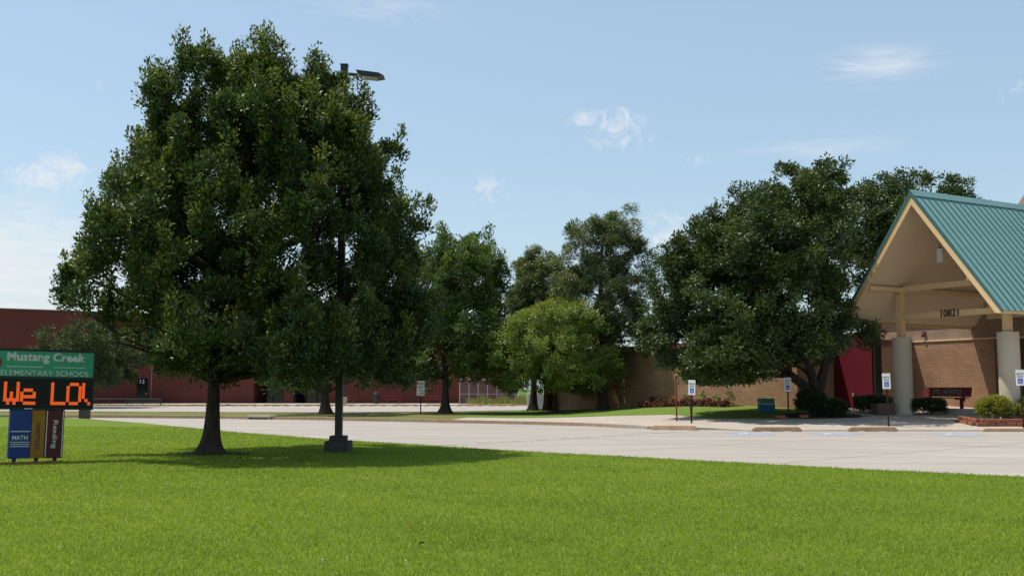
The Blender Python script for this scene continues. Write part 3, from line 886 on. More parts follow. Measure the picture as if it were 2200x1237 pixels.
def trunk_mesh(m, rng, hgt, r, flare=1.6, lean=(0, 0), n=14, z0=-0.15):
    rings = []
    K = 14
    ph = rng.uniform(0, 6.28)
    b = len(m.v)
    for i in range(K + 1):
        t = i / K
        z = z0 + (hgt - z0) * t ** 1.5
        rr = r * (1 - 0.45 * t) * (1 + (flare - 1) * math.exp(-max(0, z) / (r * 1.1)))
        cx = lean[0] * t + 0.04 * r * math.sin(5 * t + ph); cy = lean[1] * t + 0.04 * r * math.cos(4 * t + ph)
        for k in range(n):
            a = 2 * math.pi * k / n
            wob = 1 + 0.10 * math.sin(3 * a + ph) * math.exp(-max(0, z) / (2 * r)) + 0.05 * math.sin(5 * a + 2 * t + ph) + rng.uniform(-.015, .015)
            m.v.append((cx + rr * wob * math.cos(a), cy + rr * wob * math.sin(a), z))
    for i in range(K):
        for k in range(n):
            k2 = (k + 1) % n
            m.f.append((b + i * n + k, b + i * n + k2, b + (i + 1) * n + k2, b + (i + 1) * n + k))
    m.f.append(tuple(b + K * n + k for k in range(n)))
    return (lean[0], lean[1], hgt)


def limb(m, rng, p, q, r0, r1, sag=0.0, n=7, segs=6):
    p, q = Vector(p), Vector(q)
    L_ = (q - p).length
    pts, rad = [], []
    j = Vector((rng.uniform(-1, 1), rng.uniform(-1, 1), rng.uniform(-.5, .5))) * L_ * 0.08
    for i in range(segs + 1):
        t = i / segs
        pts.append(p.lerp(q, t) + j * math.sin(math.pi * t) + Vector((0, 0, sag * L_ * math.sin(math.pi * t))))
        rad.append(r0 + (r1 - r0) * t)
    m.tube(pts, rad, n)
    return pts


def make_tree(name, label, base, trunk_r, fork_h, lob, axis_x, seed, n_clump, per, cr, leaf, mat, bark, group=None, cat='tree', depth_k=1.0, gap=-0.12,
              stems=None, top=None, up=0.25, radial=0.7, flat=0.75, tip=0.5, gscale=0.9, twigs=2, shoots=0, flare=1.6, spread=1.0, inner=0.45, bough=(8, 0.6, 1.0), cut=None, margin=None):
    rng = np.random.default_rng(seed)
    pr = random.Random(seed)
    root = empty(name, base, 0, 0, label, cat, group)
    L3 = lobes_3d(pr, lob, axis_x, depth_k, spread)
    L3[:, 2] -= base[2]
    wts = (L3[:, 3] * L3[:, 4] * L3[:, 5]) ** (0.5)
    mg = 0.35 * (bough[1] + cr) if margin is None else margin
    L3[:, 3:6] = np.maximum(L3[:, 3:6] - mg, 0.22 * L3[:, 3:6])
    pos, d, ins, nz = crown_clumps(rng, L3, wts, n_clump, gap, seed * 3.1, gscale, inner)
    if cut is not None:
        kk = ~cut(pos)
        pos, d, ins, nz = pos[kk], d[kk], ins[kk], nz[kk]
    bpos = pos
    pos, d, nz = boughs(rng, pos, d, nz, bough[0], bough[1], bough[2])
    ins = nz
    keepz = pos[:, 2] > 0.9
    if cut is not None: keepz &= ~cut(pos)
    pos, d, ins, nz = pos[keepz], d[keepz], ins[keepz], nz[keepz]
    if shoots:
        # upright leading shoots standing out of the crown's top
        sp = []
        sel = rng.choice(len(pos), shoots)
        for i in sel:
            if d[i, 2] > 0.25:
                for t in range(4):
                    sp.append(pos[i] + np.array([rng.normal() * .05, rng.normal() * .05, 0.2 + 0.16 * t]))
        if sp:
            sp = np.array(sp)
            pos = np.vstack([pos, sp]); d = np.vstack([d, np.tile([0, 0, 1.0], (len(sp), 1))]); nz = np.concatenate([nz, np.full(len(sp), 0.45)])
            scale_small = True
    tm = MB()
    topz = top if top else max(L3[:, 2]) * 0.85
    if stems is None:
        ax = axis_x * 0.35
        trunk_mesh(tm, pr, fork_h, trunk_r, flare, (0, 0))
        tm.build('trunk', bark, root, smooth=True)
        bmb = MB()
        lead = limb(bmb, pr, (0, 0, fork_h - 0.15), (axis_x * 0.8, 0, topz), trunk_r * 0.62, 0.03, 0, 9, 9)
        forks = lead
    else:
        trunk_mesh(tm, pr, fork_h, trunk_r, flare, (0, 0))
        tm.build('trunk', bark, root, smooth=True)
        bmb = MB(); forks = []
        for q in stems:
            forks += limb(bmb, pr, (0, 0, fork_h - 0.25), q, trunk_r * 0.55, 0.06, 0.0, 8, 8)
    for c in L3:
        cz = Vector(c[:3])
        # start from the leader somewhere below the lobe
        cand = [f for f in forks if f.z < cz.z + 0.3] or [forks[0]]
        f = min(cand, key=lambda f: (f - cz).length + abs(f.z - (cz.z - 0.6 * (Vector((f.x, f.y, 0)) - Vector((cz.x, cz.y, 0))).length)) * 0.8)
        ln = (f - cz).length
        pts = limb(bmb, pr, f, cz, min(trunk_r * 0.35, 0.02 + 0.022 * ln), 0.016, 0.03, 6, 5)
        for _ in range(twigs):
            dd = np.linalg.norm((bpos - np.array(c[:3])) / c[3:6], axis=1)
            ii = np.where(dd < 1.05)[0]
            if len(ii) == 0: continue
            i = rng.choice(ii)
            limb(bmb, pr, pts[pr.randint(2, 5)], bpos[i], 0.02, 0.006, 0.02, 4, 3)
    bmb.build('branches', bark, root, smooth=True)
    L, W = leaf
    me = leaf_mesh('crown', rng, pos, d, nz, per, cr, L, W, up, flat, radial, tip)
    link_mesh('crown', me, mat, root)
    return root


OAK = [(0.25, 9.15, 0.95, 0.95), (1.0, 9.15, 0.9, 0.9), (1.65, 9.0, 0.95, 0.95), (2.3, 9.0, 0.5, 0.95), (-0.4, 8.75, 0.75, 1.1), (0.0, 8.4, 1.0, 1.3), (1.2, 7.8, 1.5, 1.8), (2.6, 7.5, 1.1, 1.4),
       (3.75, 7.35, 0.62, 1.15), (4.1, 6.5, 0.75, 1.1), (4.95, 5.6, 0.6, 1.1), (-1.1, 7.8, 0.38, 1.3), (-1.75, 7.3, 0.28, 1.25), (-2.2, 6.3, 0.36, 1.0),
       (-2.9, 5.6, 0.26, 1.2), (-3.3, 4.4, 0.4, 1.2), (-3.4, 3.7, 0.36, 0.65), (-1.5, 5.9, 1.0, 1.5), (-2.1, 4.35, 1.1, 1.3), (-0.3, 5.68, 1.5, 1.9),
       (1.5, 5.45, 1.7, 2.0), (3.4, 5.2, 1.5, 1.7), (4.95, 4.4, 0.9, 1.2), (5.2, 3.7, 0.6, 0.8), (-1.6, 3.2, 1.3, 0.85), (0.1, 3.4, 1.5, 1.2), (1.7, 3.2, 1.7, 1.25),
       (3.5, 3.15, 1.55, 1.25), (4.8, 3.1, 0.9, 0.85), (1.7, 2.45, 1.2, 0.5), (3.1, 2.4, 1.1, 0.45), (-0.7, 2.7, 1.1, 0.5), (0.6, 2.4, 1.0, 0.45), (-2.4, 2.95, 0.7, 0.5), (4.1, 2.5, 0.8, 0.45), (2.85, 8.5, 0.55, 0.95), (3.2, 8.0, 0.5, 0.8), (5.3, 4.9, 0.55, 0.8), (5.2, 3.0, 0.7, 0.7), (5.0, 2.4, 0.6, 0.5)]
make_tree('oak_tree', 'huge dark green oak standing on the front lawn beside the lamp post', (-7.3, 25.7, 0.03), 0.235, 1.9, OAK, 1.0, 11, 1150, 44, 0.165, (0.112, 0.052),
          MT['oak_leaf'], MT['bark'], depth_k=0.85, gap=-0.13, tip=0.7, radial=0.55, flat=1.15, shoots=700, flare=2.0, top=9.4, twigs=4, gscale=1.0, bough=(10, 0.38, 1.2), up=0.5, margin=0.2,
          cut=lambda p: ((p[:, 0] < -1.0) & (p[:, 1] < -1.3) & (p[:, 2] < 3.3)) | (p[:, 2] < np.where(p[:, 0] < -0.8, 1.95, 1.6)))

TA = [(-0.11, 6.74, 2.5, 2.5), (-2.3, 4.78, 2.22, 2.22), (1.87, 4.78, 2.22, 2.22), (-0.05, 3.6, 3.0, 1.5), (-2.25, 2.77, 1.6, 1.0), (2.46, 2.77, 1.6, 0.9)]
make_tree('island_tree', 'forked tree on the island, trunk just left of the lamp post', (-11.1, 62.6, 0.1), 0.33, 1.5, TA, 0, 21, 170, 26, 0.4, (0.22, 0.11), MT['elm_leaf'], MT['bark2'],
          group='trees on the island', stems=[(-1.3, 0.2, 4.6), (0.3, 0.2, 5.4), (1.2, -0.2, 4.4)], flare=1.8)
TB = [(0.46, 9.57, 1.35, 1.95), (2.07, 8.4, 1.35, 2.3), (3.1, 7.23, 0.75, 1.9), (-1.27, 7.52, 2.0, 2.7), (1.5, 5.78, 2.2, 2.2), (-0.8, 3.8, 2.6, 1.8), (2.0, 3.6, 1.5, 1.2), (-2.24, 3.1, 1.4, 1.2)]
make_tree('island_tree', 'upright leafy tree on the island beside the buses only sign', (-4.12, 64.9, 0.1), 0.29, 2.2, TB, 0.4, 22, 330, 30, 0.34, (0.2, 0.09), MT['elm_leaf'], MT['bark2'],
          group='trees on the island', gap=-0.25, tip=0.6, up=0.5, flare=2.1, shoots=120, bough=(10, 0.62, 1.2), margin=0.25)
TF = [(-1.03, 5.79, 2.8, 1.9), (1.78, 5.39, 2.8, 2.2), (-2.58, 4.59, 1.7, 1.7), (0.66, 3.39, 3.0, 1.6)]
make_tree('verge_tree', 'rounded grey green tree in front of the gymnasium, behind the school sign', (-36.3, 90.5, 0.0), 0.25, 2.0, TF, 0, 23, 260, 26, 0.4, (0.24, 0.12), MT['grey_leaf'], MT['bark2'])

ORN = [(-0.25, 5.85, 2.2, 1.5), (1.6, 5.5, 1.8, 1.4), (-2.1, 4.4, 1.95, 1.6), (0.07, 4.0, 2.6, 1.8), (2.9, 4.3, 1.4, 1.5), (-3.2, 3.0, 1.35, 1.05), (-0.9, 2.5, 2.1, 0.95), (1.6, 2.8, 1.8, 1.1), (3.2, 3.2, 1.0, 0.9)]
make_tree('ornamental_tree', 'low rounded golden green tree in front of the pines', (2.6, 64.0, h(2.6, 64)), 0.17, 1.9, ORN, 0, 24, 420, 34, 0.28, (0.18, 0.075), MT['gold_leaf'], MT['bark2'],
          gap=-0.4, tip=1.0, radial=0.8, up=0.1, bough=(10, 0.5, 0.9), margin=0.0)
PINE_R = [(1.37, 11.2, 1.35, 1.05), (0.2, 11.0, 1.2, 0.9), (-0.7, 10.5, 1.5, 1.1), (0.6, 9.7, 1.9, 1.1), (-1.5, 9.32, 1.35, 1.0), (2.0, 9.3, 1.15, 1.2), (-0.1, 8.3, 1.9, 1.0), (-0.08, 7.4, 1.9, 1.0),
          (2.2, 7.3, 1.2, 1.1), (-1.8, 7.8, 1.2, 1.0), (0.5, 6.1, 1.7, 0.9), (2.3, 5.9, 1.1, 1.0), (1.7, 4.7, 1.3, 0.8), (2.7, 4.5, 1.0, 0.8), (3.0, 6.4, 0.9, 0.9)]
make_tree('pine_tree', 'tallest pine with open crown, its trunk against the brick wall', (5.42, 62.6, h(5.42, 62.6)), 0.34, 4.2, PINE_R, 0.2, 25, 270, 30, 0.22, (0.25, 0.05), MT['pine_leaf'], MT['bark'],
          group='pines by the brick wing', gap=-0.2, radial=1.3, up=0.15, flat=0.8, tip=0.6, depth_k=0.65, top=11.2, flare=1.4, gscale=0.8, bough=(10, 0.5, 0.8), margin=0.1)
PINE_L = [(-0.7, 10.6, 1.3, 1.0), (-0.1, 9.5, 1.5, 1.1), (-1.66, 9.5, 0.9, 0.9), (-1.9, 8.4, 1.1, 0.95), (0.5, 8.2, 1.6, 1.1), (-0.87, 7.4, 1.7, 1.0), (0.9, 7.0, 1.3, 0.9)]
make_tree('pine_tree', 'second pine, left of the tallest one, behind the golden green tree', (2.45, 71.0, h(2.45, 71)), 0.36, 4.5, PINE_L, -0.4, 26, 210, 30, 0.24, (0.27, 0.055), MT['pine_leaf'], MT['bark'],
          group='pines by the brick wing', gap=-0.2, radial=1.3, up=0.15, tip=0.6, top=10.8, flare=1.4, bough=(10, 0.5, 0.8), margin=0.1)
PINE_M = [(-1.21, 8.01, 0.79, 0.85), (-0.55, 6.36, 1.1, 1.05), (-1.87, 5.37, 0.95, 0.9), (0.1, 4.71, 1.3, 1.0)]
make_tree('pine_tree', 'smallest and leftmost pine, half hidden behind the golden green tree', (1.5, 72.6, h(1.5, 72.6)), 0.30, 3.4, PINE_M, -0.5, 27, 120, 30, 0.22, (0.29, 0.055), MT['pine_leaf'], MT['bark'],
          group='pines by the brick wing', gap=-0.2, radial=1.3, up=0.15, tip=0.6, top=8.0, flare=1.5, bough=(10, 0.5, 0.8), margin=0.1)
PEAR = [(-0.91, 10.22, 1.85, 1.7), (0.7, 10.4, 1.0, 1.4), (-3.28, 9.25, 1.4, 1.7), (-1.81, 8.28, 2.6, 2.1), (0.96, 8.28, 1.8, 2.2), (-5.34, 7.42, 1.45, 1.55), (-6.6, 5.72, 0.95, 1.8),
        (-3.99, 5.72, 2.5, 2.1), (-1.03, 5.5, 2.6, 2.1), (1.35, 5.72, 1.25, 1.7), (-6.2, 3.91, 1.35, 1.45), (-4.47, 3.2, 1.9, 1.2), (-2.35, 3.5, 1.8, 1.2), (-0.46, 3.2, 1.4, 1.1),
        (-5.4, 2.6, 0.9, 0.65), (-4.07, 2.0, 0.9, 0.45), (1.9, 4.4, 1.0, 0.6), (-6.9, 4.6, 0.8, 1.2), (-6.6, 6.6, 0.9, 1.2), (-5.0, 8.0, 1.2, 1.0)]
make_tree('pear_tree', 'broad dense dark tree at the entrance, overlapping the canopy edge', (13.74, 47.3, h(13.74, 47.3) + .01), 0.42, 1.1, PEAR, -2.3, 31, 760, 38, 0.29, (0.155, 0.09),
          MT['pear_leaf'], MT['bark'], gap=-0.32, tip=0.5, depth_k=0.8, cut=lambda p: ((p[:, 0] > 0.95) & (p[:, 2] > 4.1)) | ((p[:, 0] > -2.9) & (p[:, 2] < 2.35)) | (p[:, 2] < 1.5), stems=[(-2.6, -0.4, 6.5), (-1.2, 0.6, 8.0), (0.4, -0.3, 7.6), (1.5, 0.2, 4.4), (-3.6, 0.4, 4.0)], flare=1.3, twigs=3, bough=(10, 0.62, 1.0), margin=0.1)
REAR = [(-3.3, 12.8, 1.5, 1.9), (-3.9, 11.2, 1.3, 1.6), (-1.59, 13.58, 1.9, 2.2), (0.65, 14.03, 2.05, 1.8), (2.57, 13.58, 1.2, 1.4), (-2.59, 10.29, 1.7, 3.0), (0.07, 10.29, 2.3, 2.5), (3.7, 12.2, 0.7, 1.2)]
make_tree('courtyard_tree', 'tree top rising behind the canopy roof, right of the broad dark tree', (25.06, 66.0, 0.6), 0.4, 4.0, REAR, 0, 32, 260, 30, 0.36, (0.2, 0.115), MT['pear_leaf'], MT['bark'], gap=-0.25, tip=0.5, bough=(10, 0.7, 1.0))


# ------------------------------------------------------------------ shrubs
def shrub(name, label, base, rad, seed, n, per, leaf, mat, group=None, cat='shrub', cr=0.13, boxy=False):
    rng = np.random.default_rng(seed)
    root = empty(name, base, 0, 0, label, cat, group)
    d = rng.normal(size=(n, 3)); d /= np.linalg.norm(d, axis=1)[:, None]
    d[:, 2] = np.where(d[:, 2] < -0.5, -d[:, 2], d[:, 2])
    if boxy:
        mx = np.abs(d).max(1)[:, None]
        shp = d / mx * 0.9 * (1 - 0.0) * 0.75 + d * 0.25
    else:
        shp = d
    r = 0.7 + 0.3 * rng.random(n)
    pos = shp * r[:, None] * np.array(rad)
    pos[:, 2] += rad[2] * 0.92
    pos[:, 2] = np.maximum(pos[:, 2], 0.08)
    nz = rng.normal(size=n) * 0.25 + np.clip(d[:, 2], -1, 1) * 0.25
    me = leaf_mesh('foliage', rng, pos, d, nz, per, cr, leaf[0], leaf[1], 0.3, 0.8, 0.7, 0.6)
    link_mesh('foliage', me, mat, root)
    sm = MB(); pr = random.Random(seed)
    for i in range(7):
        a = pr.uniform(0, 6.28)
        limb(sm, pr, (0.08 * math.cos(a), 0.08 * math.sin(a), -0.05), (rad[0] * .55 * math.cos(a), rad[1] * .55 * math.sin(a), rad[2] * pr.uniform(.8, 1.4)), 0.02, 0.008, 0, 5, 3)
    sm.build('stems', MT['bark2'], root)
    return root


shrub('bush', 'round yellow green bush inside the red block edging by the walk', (19.55, 42.7, h(19.55, 42.7) + .1), (0.68, 0.65, 0.5), 41, 420, 26, (0.09, 0.04), MT['shrub_leaf'], 'bushes in the red edged bed')
shrub('bush', 'yellow green bush cut off by the right edge of the photo', (21.25, 42.6, h(21.25, 42.6) + .1), (0.85, 0.75, 0.5), 42, 420, 26, (0.09, 0.04), MT['shrub_leaf'], 'bushes in the red edged bed')
shrub('hedge', 'clipped dark hedge left of the first round column', (16.75, 48.9, h(16.75, 48.9)), (0.85, 0.6, 0.40), 43, 380, 26, (0.08, 0.04), MT['hedge_leaf'], 'dark hedges by the columns', 'hedge', boxy=True)
shrub('hedge', 'clipped dark hedge right of the first round column, before the bench', (18.85, 47.9, h(18.85, 47.9)), (0.85, 0.55, 0.35), 44, 380, 26, (0.08, 0.04), MT['hedge_leaf'], 'dark hedges by the columns', 'hedge', boxy=True)
shrub('bush', 'dark bush wrapped round the foot of the broad dark tree, left side', (13.3, 46.8, h(13.3, 46.8)), (0.7, 0.55, 0.6), 45, 380, 24, (0.09, 0.045), MT['hedge_leaf'], 'bushes at the foot of the broad tree')
shrub('bush', 'olive bush at the foot of the broad dark tree, right side', (14.2, 46.5, h(14.2, 46.5)), (0.6, 0.5, 0.38), 46, 340, 24, (0.09, 0.045), MT['hedge_leaf'], 'bushes at the foot of the broad tree')

# mulch under the broad tree
poly_sheet('mulch_bed', [(12.2, 45.6), (13.6, 45.2), (15.2, 45.8), (15.6, 47.2), (14.6, 48.6), (12.6, 48.4), (11.9, 47.0)], MT['mulch'], lambda x, y: h(x, y) + 0.03, 0.8)['kind'] = 'structure'

# ------------------------------------------------------------------ flower bed along the brick wing
Wd = V; inward = -U
bed0 = B - V * 0.6 + inward * 0.8
poly = [(B - V * 3.6 + inward * 0.12)[:2], (B - V * 11.2 + inward * 0.12)[:2], (B - V * 11.2 + inward * 1.5)[:2], (B - V * 3.6 + inward * 1.5)[:2]]
poly_sheet('flower_bed', poly, MT['mulch'], lambda x, y: h(x, y) + 0.03, 1.0)['kind'] = 'structure'


def leaf_clump(seed, rad, n, per, leaf, cr, upb=0.5):
    rng = np.random.default_rng(seed)
    d = rng.normal(size=(n, 3)); d /= np.linalg.norm(d, axis=1)[:, None]; d[:, 2] = np.abs(d[:, 2])
    pos = d * (0.5 + 0.5 * rng.random(n))[:, None] * np.array(rad)
    nz = rng.normal(size=n) * 0.3
    return leaf_mesh('foliage', rng, pos, d, nz, per, cr, leaf[0], leaf[1], upb, 0.9, 0.8, 0.9)


variants = [leaf_clump(60 + i, (0.2, 0.2, 0.3), 26, 12, (0.11, 0.07), 0.07) for i in range(3)]
for v_ in variants: v_.materials.append(MT['coleus'])
for i in range(26):
    p = B - V * (3.8 + i * 0.285) + inward * (1.28 + 0.08 * math.sin(i * 2.3))
    o = link_mesh('bedding_plant', variants[i % 3], None, None, (p.x, p.y, h(p.x, p.y) + 0.03), (0, 0, i * 1.3))
    s_ = 0.85 + 0.3 * rs.random(); o.scale = (s_, s_, s_)
    tag(o, ORD[i] + ' dark red bedding plant from the right in the flower bed front row', 'plant', 'dark red bedding plants')
spec = [(5.0, 'pale_bloom', 'pale yellow flowering plant at the right end of the flower bed', 'bloom_pale', .55), (6.3, 'flowering_plant', 'tall pale flowering plant near the middle of the flower bed', 'bloom_pale', .8),
        (7.6, 'flowering_plant', 'green plant right of the two posts in the flower bed', 'bloom_pale', .6), (8.8, 'flowering_plant', 'orange flowering plant left of the sign post in the flower bed', 'bloom_orange', .6),
        (9.8, 'flowering_plant', 'small green plant behind the rusty pole in the flower bed', 'hedge_leaf', .55), (10.8, 'flowering_plant', 'dark leafed plant at the left end of the flower bed', 'coleus', .7),
        (4.0, 'flowering_plant', 'tall spiky grass plant beside the blue storage box', 'weed', .9)]
for i, (t, nm, lab, mt, hh) in enumerate(spec):
    p = B - V * t + inward * 0.75
    me = leaf_clump(80 + i, (0.26, 0.26, hh), 34, 10, (0.14, 0.05), 0.08, 0.9)
    me.materials.append(MT[mt])
    tag(link_mesh('flowering_plant', me, None, None, (p.x, p.y, h(p.x, p.y) + .03)), lab, 'plant', 'flowering plants along the brick wing')

# ================================================================== THINGS
# ---- lamp post on the lawn
lp = empty('lamp_post', (-4.38, 26.7, 0.03), 0, 0, 'tall dark parking lot lamp post on a stepped concrete base beside the oak', 'lamp post')
MB().box(-.31, .31, -.31, .31, -.1, .27, .015).build('base', MT['block'], lp)
MB().box(-.205, .205, -.205, .205, .272, .40, .012).build('base_cap', MT['block'], lp)
MB().box(-.088, .088, -.088, .088, .402, 9.97).box(-.1, .1, -.1, .1, 9.972, 10.0).build('pole', MT['bronze'], lp)
MB().bar((.088, 0, 9.75), (.36, 0, 9.72), .06, .07).build('arm', MT['bronze'], lp)
hd = MB()
prof = [(.30, .20), (.36, .30), (.95, .30), (1.08, .05)]
hx = [(.32, 9.81), (.92, 9.73), (1.05, 9.655), (.9, 9.625), (.40, 9.68)]
hd.prism([Vector((x, -.2, z)) for x, z in hx], (0, .4, 0))
head = hd.build('lamp_head', MT['bronze'], lp)
MB().prism([Vector((.46, -.16, 9.665)), Vector((.88, -.16, 9.622)), Vector((.88, -.16, 9.6)), Vector((.46, -.16, 9.643))], (0, .32, 0)).build('lens', MT['lens'], head)

# ---- concrete pole base seen past the school sign, and the far lot's lamp post
c = empty('concrete_pole_base', (-23.1, 57.0, 0.1), 0, 0, 'squat dark concrete block on the island kerb, right of the school sign', 'concrete block')
MB().box(-.24, .24, -.24, .24, -.1, .42, .03).build('block', MT['block'], c)
MB().box(-.14, .14, -.14, .14, .422, .45).build('base_plate', MT['bronze'], c)
c = empty('lamp_post', (-16.5, 103.5, 0.09), 0, 0, 'thin far lamp post on a pale concrete drum before the red wing', 'lamp post')
MB().tube([(0, 0, -.1), (0, 0, .68), (0, 0, .70)], [.31, .31, .28], 18).build('base', MT['walk'], c, smooth=True)
MB().tube([(0, 0, .70), (0, 0, 6.0)], [.1, .07], 8).build('pole', MT['bronze'], c)
MB().box(.0, .8, -.2, .2, 5.9, 6.06).build('lamp_head', MT['bronze'], c)

# ---- school sign
sg = empty('school_sign', (-10.17, 22.6, 0.03), AU, R(0.9), 'school message sign with green name panel, orange lettering and three book spine legs', 'sign')
X0 = 10.17
sg.scale = (0.92, 1, 1)
def lx(x): return x + X0
cab = MB()
L0, R0 = lx(-11.36), lx(-8.985)
cab.box(L0, R0, 0.0, .42, 1.13, 2.42, .01)
cab.build('cabinet', MT['black'], sg)
fr = MB()
fr.box(L0, R0, -.035, -.002, 2.375, 2.42).box(L0, R0, -.035, -.002, 1.775, 1.83).box(L0, R0, -.035, -.002, 1.13, 1.165)
fr.box(L0, L0 + .045, -.035, -.002, 1.167, 1.773).box(R0 - .045, R0, -.035, -.002, 1.167, 1.773).box(L0, L0 + .035, -.035, -.002, 1.832, 2.373).box(R0 - .035, R0, -.035, -.002, 1.832, 2.373)
fr.build('cabinet_frame', MT['black'], sg)
np_ = MB().box(L0 + .037, R0 - .037, -.014, -.003, 1.833, 2.372).build('name_panel', MT['green'], sg)
sign_text('Mustang Creek', np_, lx(-10.05), -.016, 2.225, MT['sign_text'], 1.70, .255, 0.04)
sign_text('ELEMENTARY SCHOOL', np_, lx(-10.055), -.016, 1.905, MT['sign_text'], 1.92, .115, 0.006)
MB().box(lx(-10.91), lx(-10.12), -.019, -.0142, 2.030, 2.044).box(lx(-9.90), lx(-9.21), -.019, -.0142, 2.030, 2.044).build('underline', MT['sign_text'], np_)
MB().tube([(lx(-11.17), -.014, 2.12), (lx(-11.17), -.022, 2.12)], .165, 24).build('emblem', MT['emblem'], np_)
led = MB().box(L0 + .047, R0 - .047, -.012, -.003, 1.168, 1.772).build('message_screen', MT['led_face'], sg)
GL_ = {'W': ["1...1", "1...1", "1...1", "1.1.1", "1.1.1", "11111", ".1.1."], 'e': [".....", ".....", ".111.", "1...1", "11111", "1....", ".1111"],
       'L': ["1....", "1....", "1....", "1....", "1....", "1....", "11111"], 'O': [".111.", "1...1", "1...1", "1...1", "1...1", "1...1", ".111."],
       'V': ["1..", "1..", "1..", "1..", "1..", ".1.", "..1"]}
cw, chh = .066, .069
for ch, xs in (('W', -10.93), ('e', -10.58), ('L', -9.93), ('O', -9.59), ('V', -9.25)):
    dots = MB()
    for r_, row in enumerate(GL_[ch]):
        for c_, bit in enumerate(row):
            if bit != '1': continue
            for a in range(3):
                for b_ in range(3):
                    px = lx(xs) + c_ * cw + (a + .5) * cw / 3
                    pz = 1.715 - r_ * chh - (b_ + .5) * chh / 3
                    dots.add([(px - .0095, -.0145, pz - .0095), (px + .0095, -.0145, pz - .0095), (px + .0095, -.0145, pz + .0095), (px - .0095, -.0145, pz + .0095)], [(0, 1, 2, 3)])
    dots.build('led_letter', MT['led'], led)
MB().box(lx(-10.48), lx(-10.30), -.04, -.0355, 1.14, 1.158).build('maker_plate', MT['sign_text'], sg)
bl = MB().box(lx(-10.76), lx(-10.305), -.02, .36, .10, 1.128, .012).build('blue_book_leg', MT['blue'], sg)
sign_text('MATH', bl, lx(-10.53), -.022, .535, MT['sign_text'], .33, .095, 0.03)
MB().box(lx(-10.73), lx(-10.325), -.026, -.0203, .66, .677).box(lx(-10.73), lx(-10.325), -.026, -.0203, .435, .450).box(lx(-10.73), lx(-10.325), -.026, -.0203, .390, .405).box(lx(-10.73), lx(-10.325), -.026, -.0203, .345, .360).build('line', MT['sign_text'], bl)
gd = MB().box(lx(-10.302), lx(-10.005), -.012, .36, .10, 1.128, .012).build('gold_book_leg', MT['gold'], sg)
sign_text('WRITING', gd, lx(-10.16), -.014, .57, MT['dark_text'], .56, .10, 0.01, R(90))
rd = MB().box(lx(-10.002), lx(-9.60), -.02, .36, .10, 1.128, .012).build('red_book_leg', MT['spine_red'], sg)
sign_text('Reading', rd, lx(-9.80), -.022, .60, MT['sign_text'], .60, .135, 0.012, R(90))
MB().box(lx(-9.985), lx(-9.967), -.026, -.0203, .12, 1.11).box(lx(-9.637), lx(-9.619), -.026, -.0203, .12, 1.11).build('line', MT['sign_text'], rd)
for x in (-10.62, -10.15, -9.75):
    MB().tube([(lx(x), .12, -.1), (lx(x), .12, .10)], .045, 10).build('foot', MT['bronze'], sg)
ed = empty('sign_edging', (-10.4, 22.25, 0.03), AU, 0, 'low red brick edging under the school sign', 'edging')
me = MB().box(-.105, .105, -.05, .05, -.02, .045, .006).mesh('brick'); me.materials.append(MT['edging'])
for i in range(8):
    link_mesh('brick', me, None, ed, (-.9 + i * .222, .03 * math.sin(i), 0), (0, 0, .03 * math.sin(i * 3)))


# ---- parking signs
def post_sign(x, y, hgt, label, pw=.31, ph=.61, rz=0.0, lean=0.0, lines=('RESERVED', 'PARKING'), group='reserved parking signs', name='parking_sign', ada=True, z=None):
    e = empty(name, (x, y, h(x, y) if z is None else z), rz, lean, label, 'sign', group)
    MB().box(-.028, .028, .0, .018, -.2, hgt - .04).box(-.028, -.018, -.022, -.0005, -.2, hgt - .04).box(.018, .028, -.022, -.0005, -.2, hgt - .04).build('post', MT['post'], e)
    pan = MB().box(-pw / 2, pw / 2, -.028, -.0235, hgt - ph, hgt, .0015).build('sign_panel', MT['white'], e)
    if ada:
        sign_text(lines[0], pan, 0, -.0285, hgt - .15, MT['grey_text'], pw * .82, .075, .008)
        sign_text(lines[1], pan, 0, -.0285, hgt - .255, MT['grey_text'], pw * .66, .07, .008)
        q = MB().box(-.085, .085, -.032, -.0285, hgt - .53, hgt - .335).build('symbol_panel', MT['ada_blue'], pan)
        s = wheelchair(q, MT['white'], .16, 0.0)
        s.rotation_euler = (R(90), 0, 0); s.location = (0, -.033, hgt - .435)
    else:
        sign_text(lines[0], pan, 0, -.0285, hgt - .17, MT['red_text'], pw * .78, .13, .01)
        sign_text(lines[1], pan, 0, -.0285, hgt - .38, MT['dark_text'], pw * .66, .13, .01)
        sign_text(lines[2], pan, 0, -.0285, hgt - .58, MT['red_text'], pw * .74, .09, .006)
        sign_text(lines[3], pan, 0, -.0285, hgt - .75, MT['red_text'], pw * .74, .09, .006)
    for zz in (hgt - .04, hgt - ph + .04):
        MB().tube([(0, -.032, zz), (0, -.0285, zz)], .012, 8).build('bolt', MT['steel'], pan)
    return e


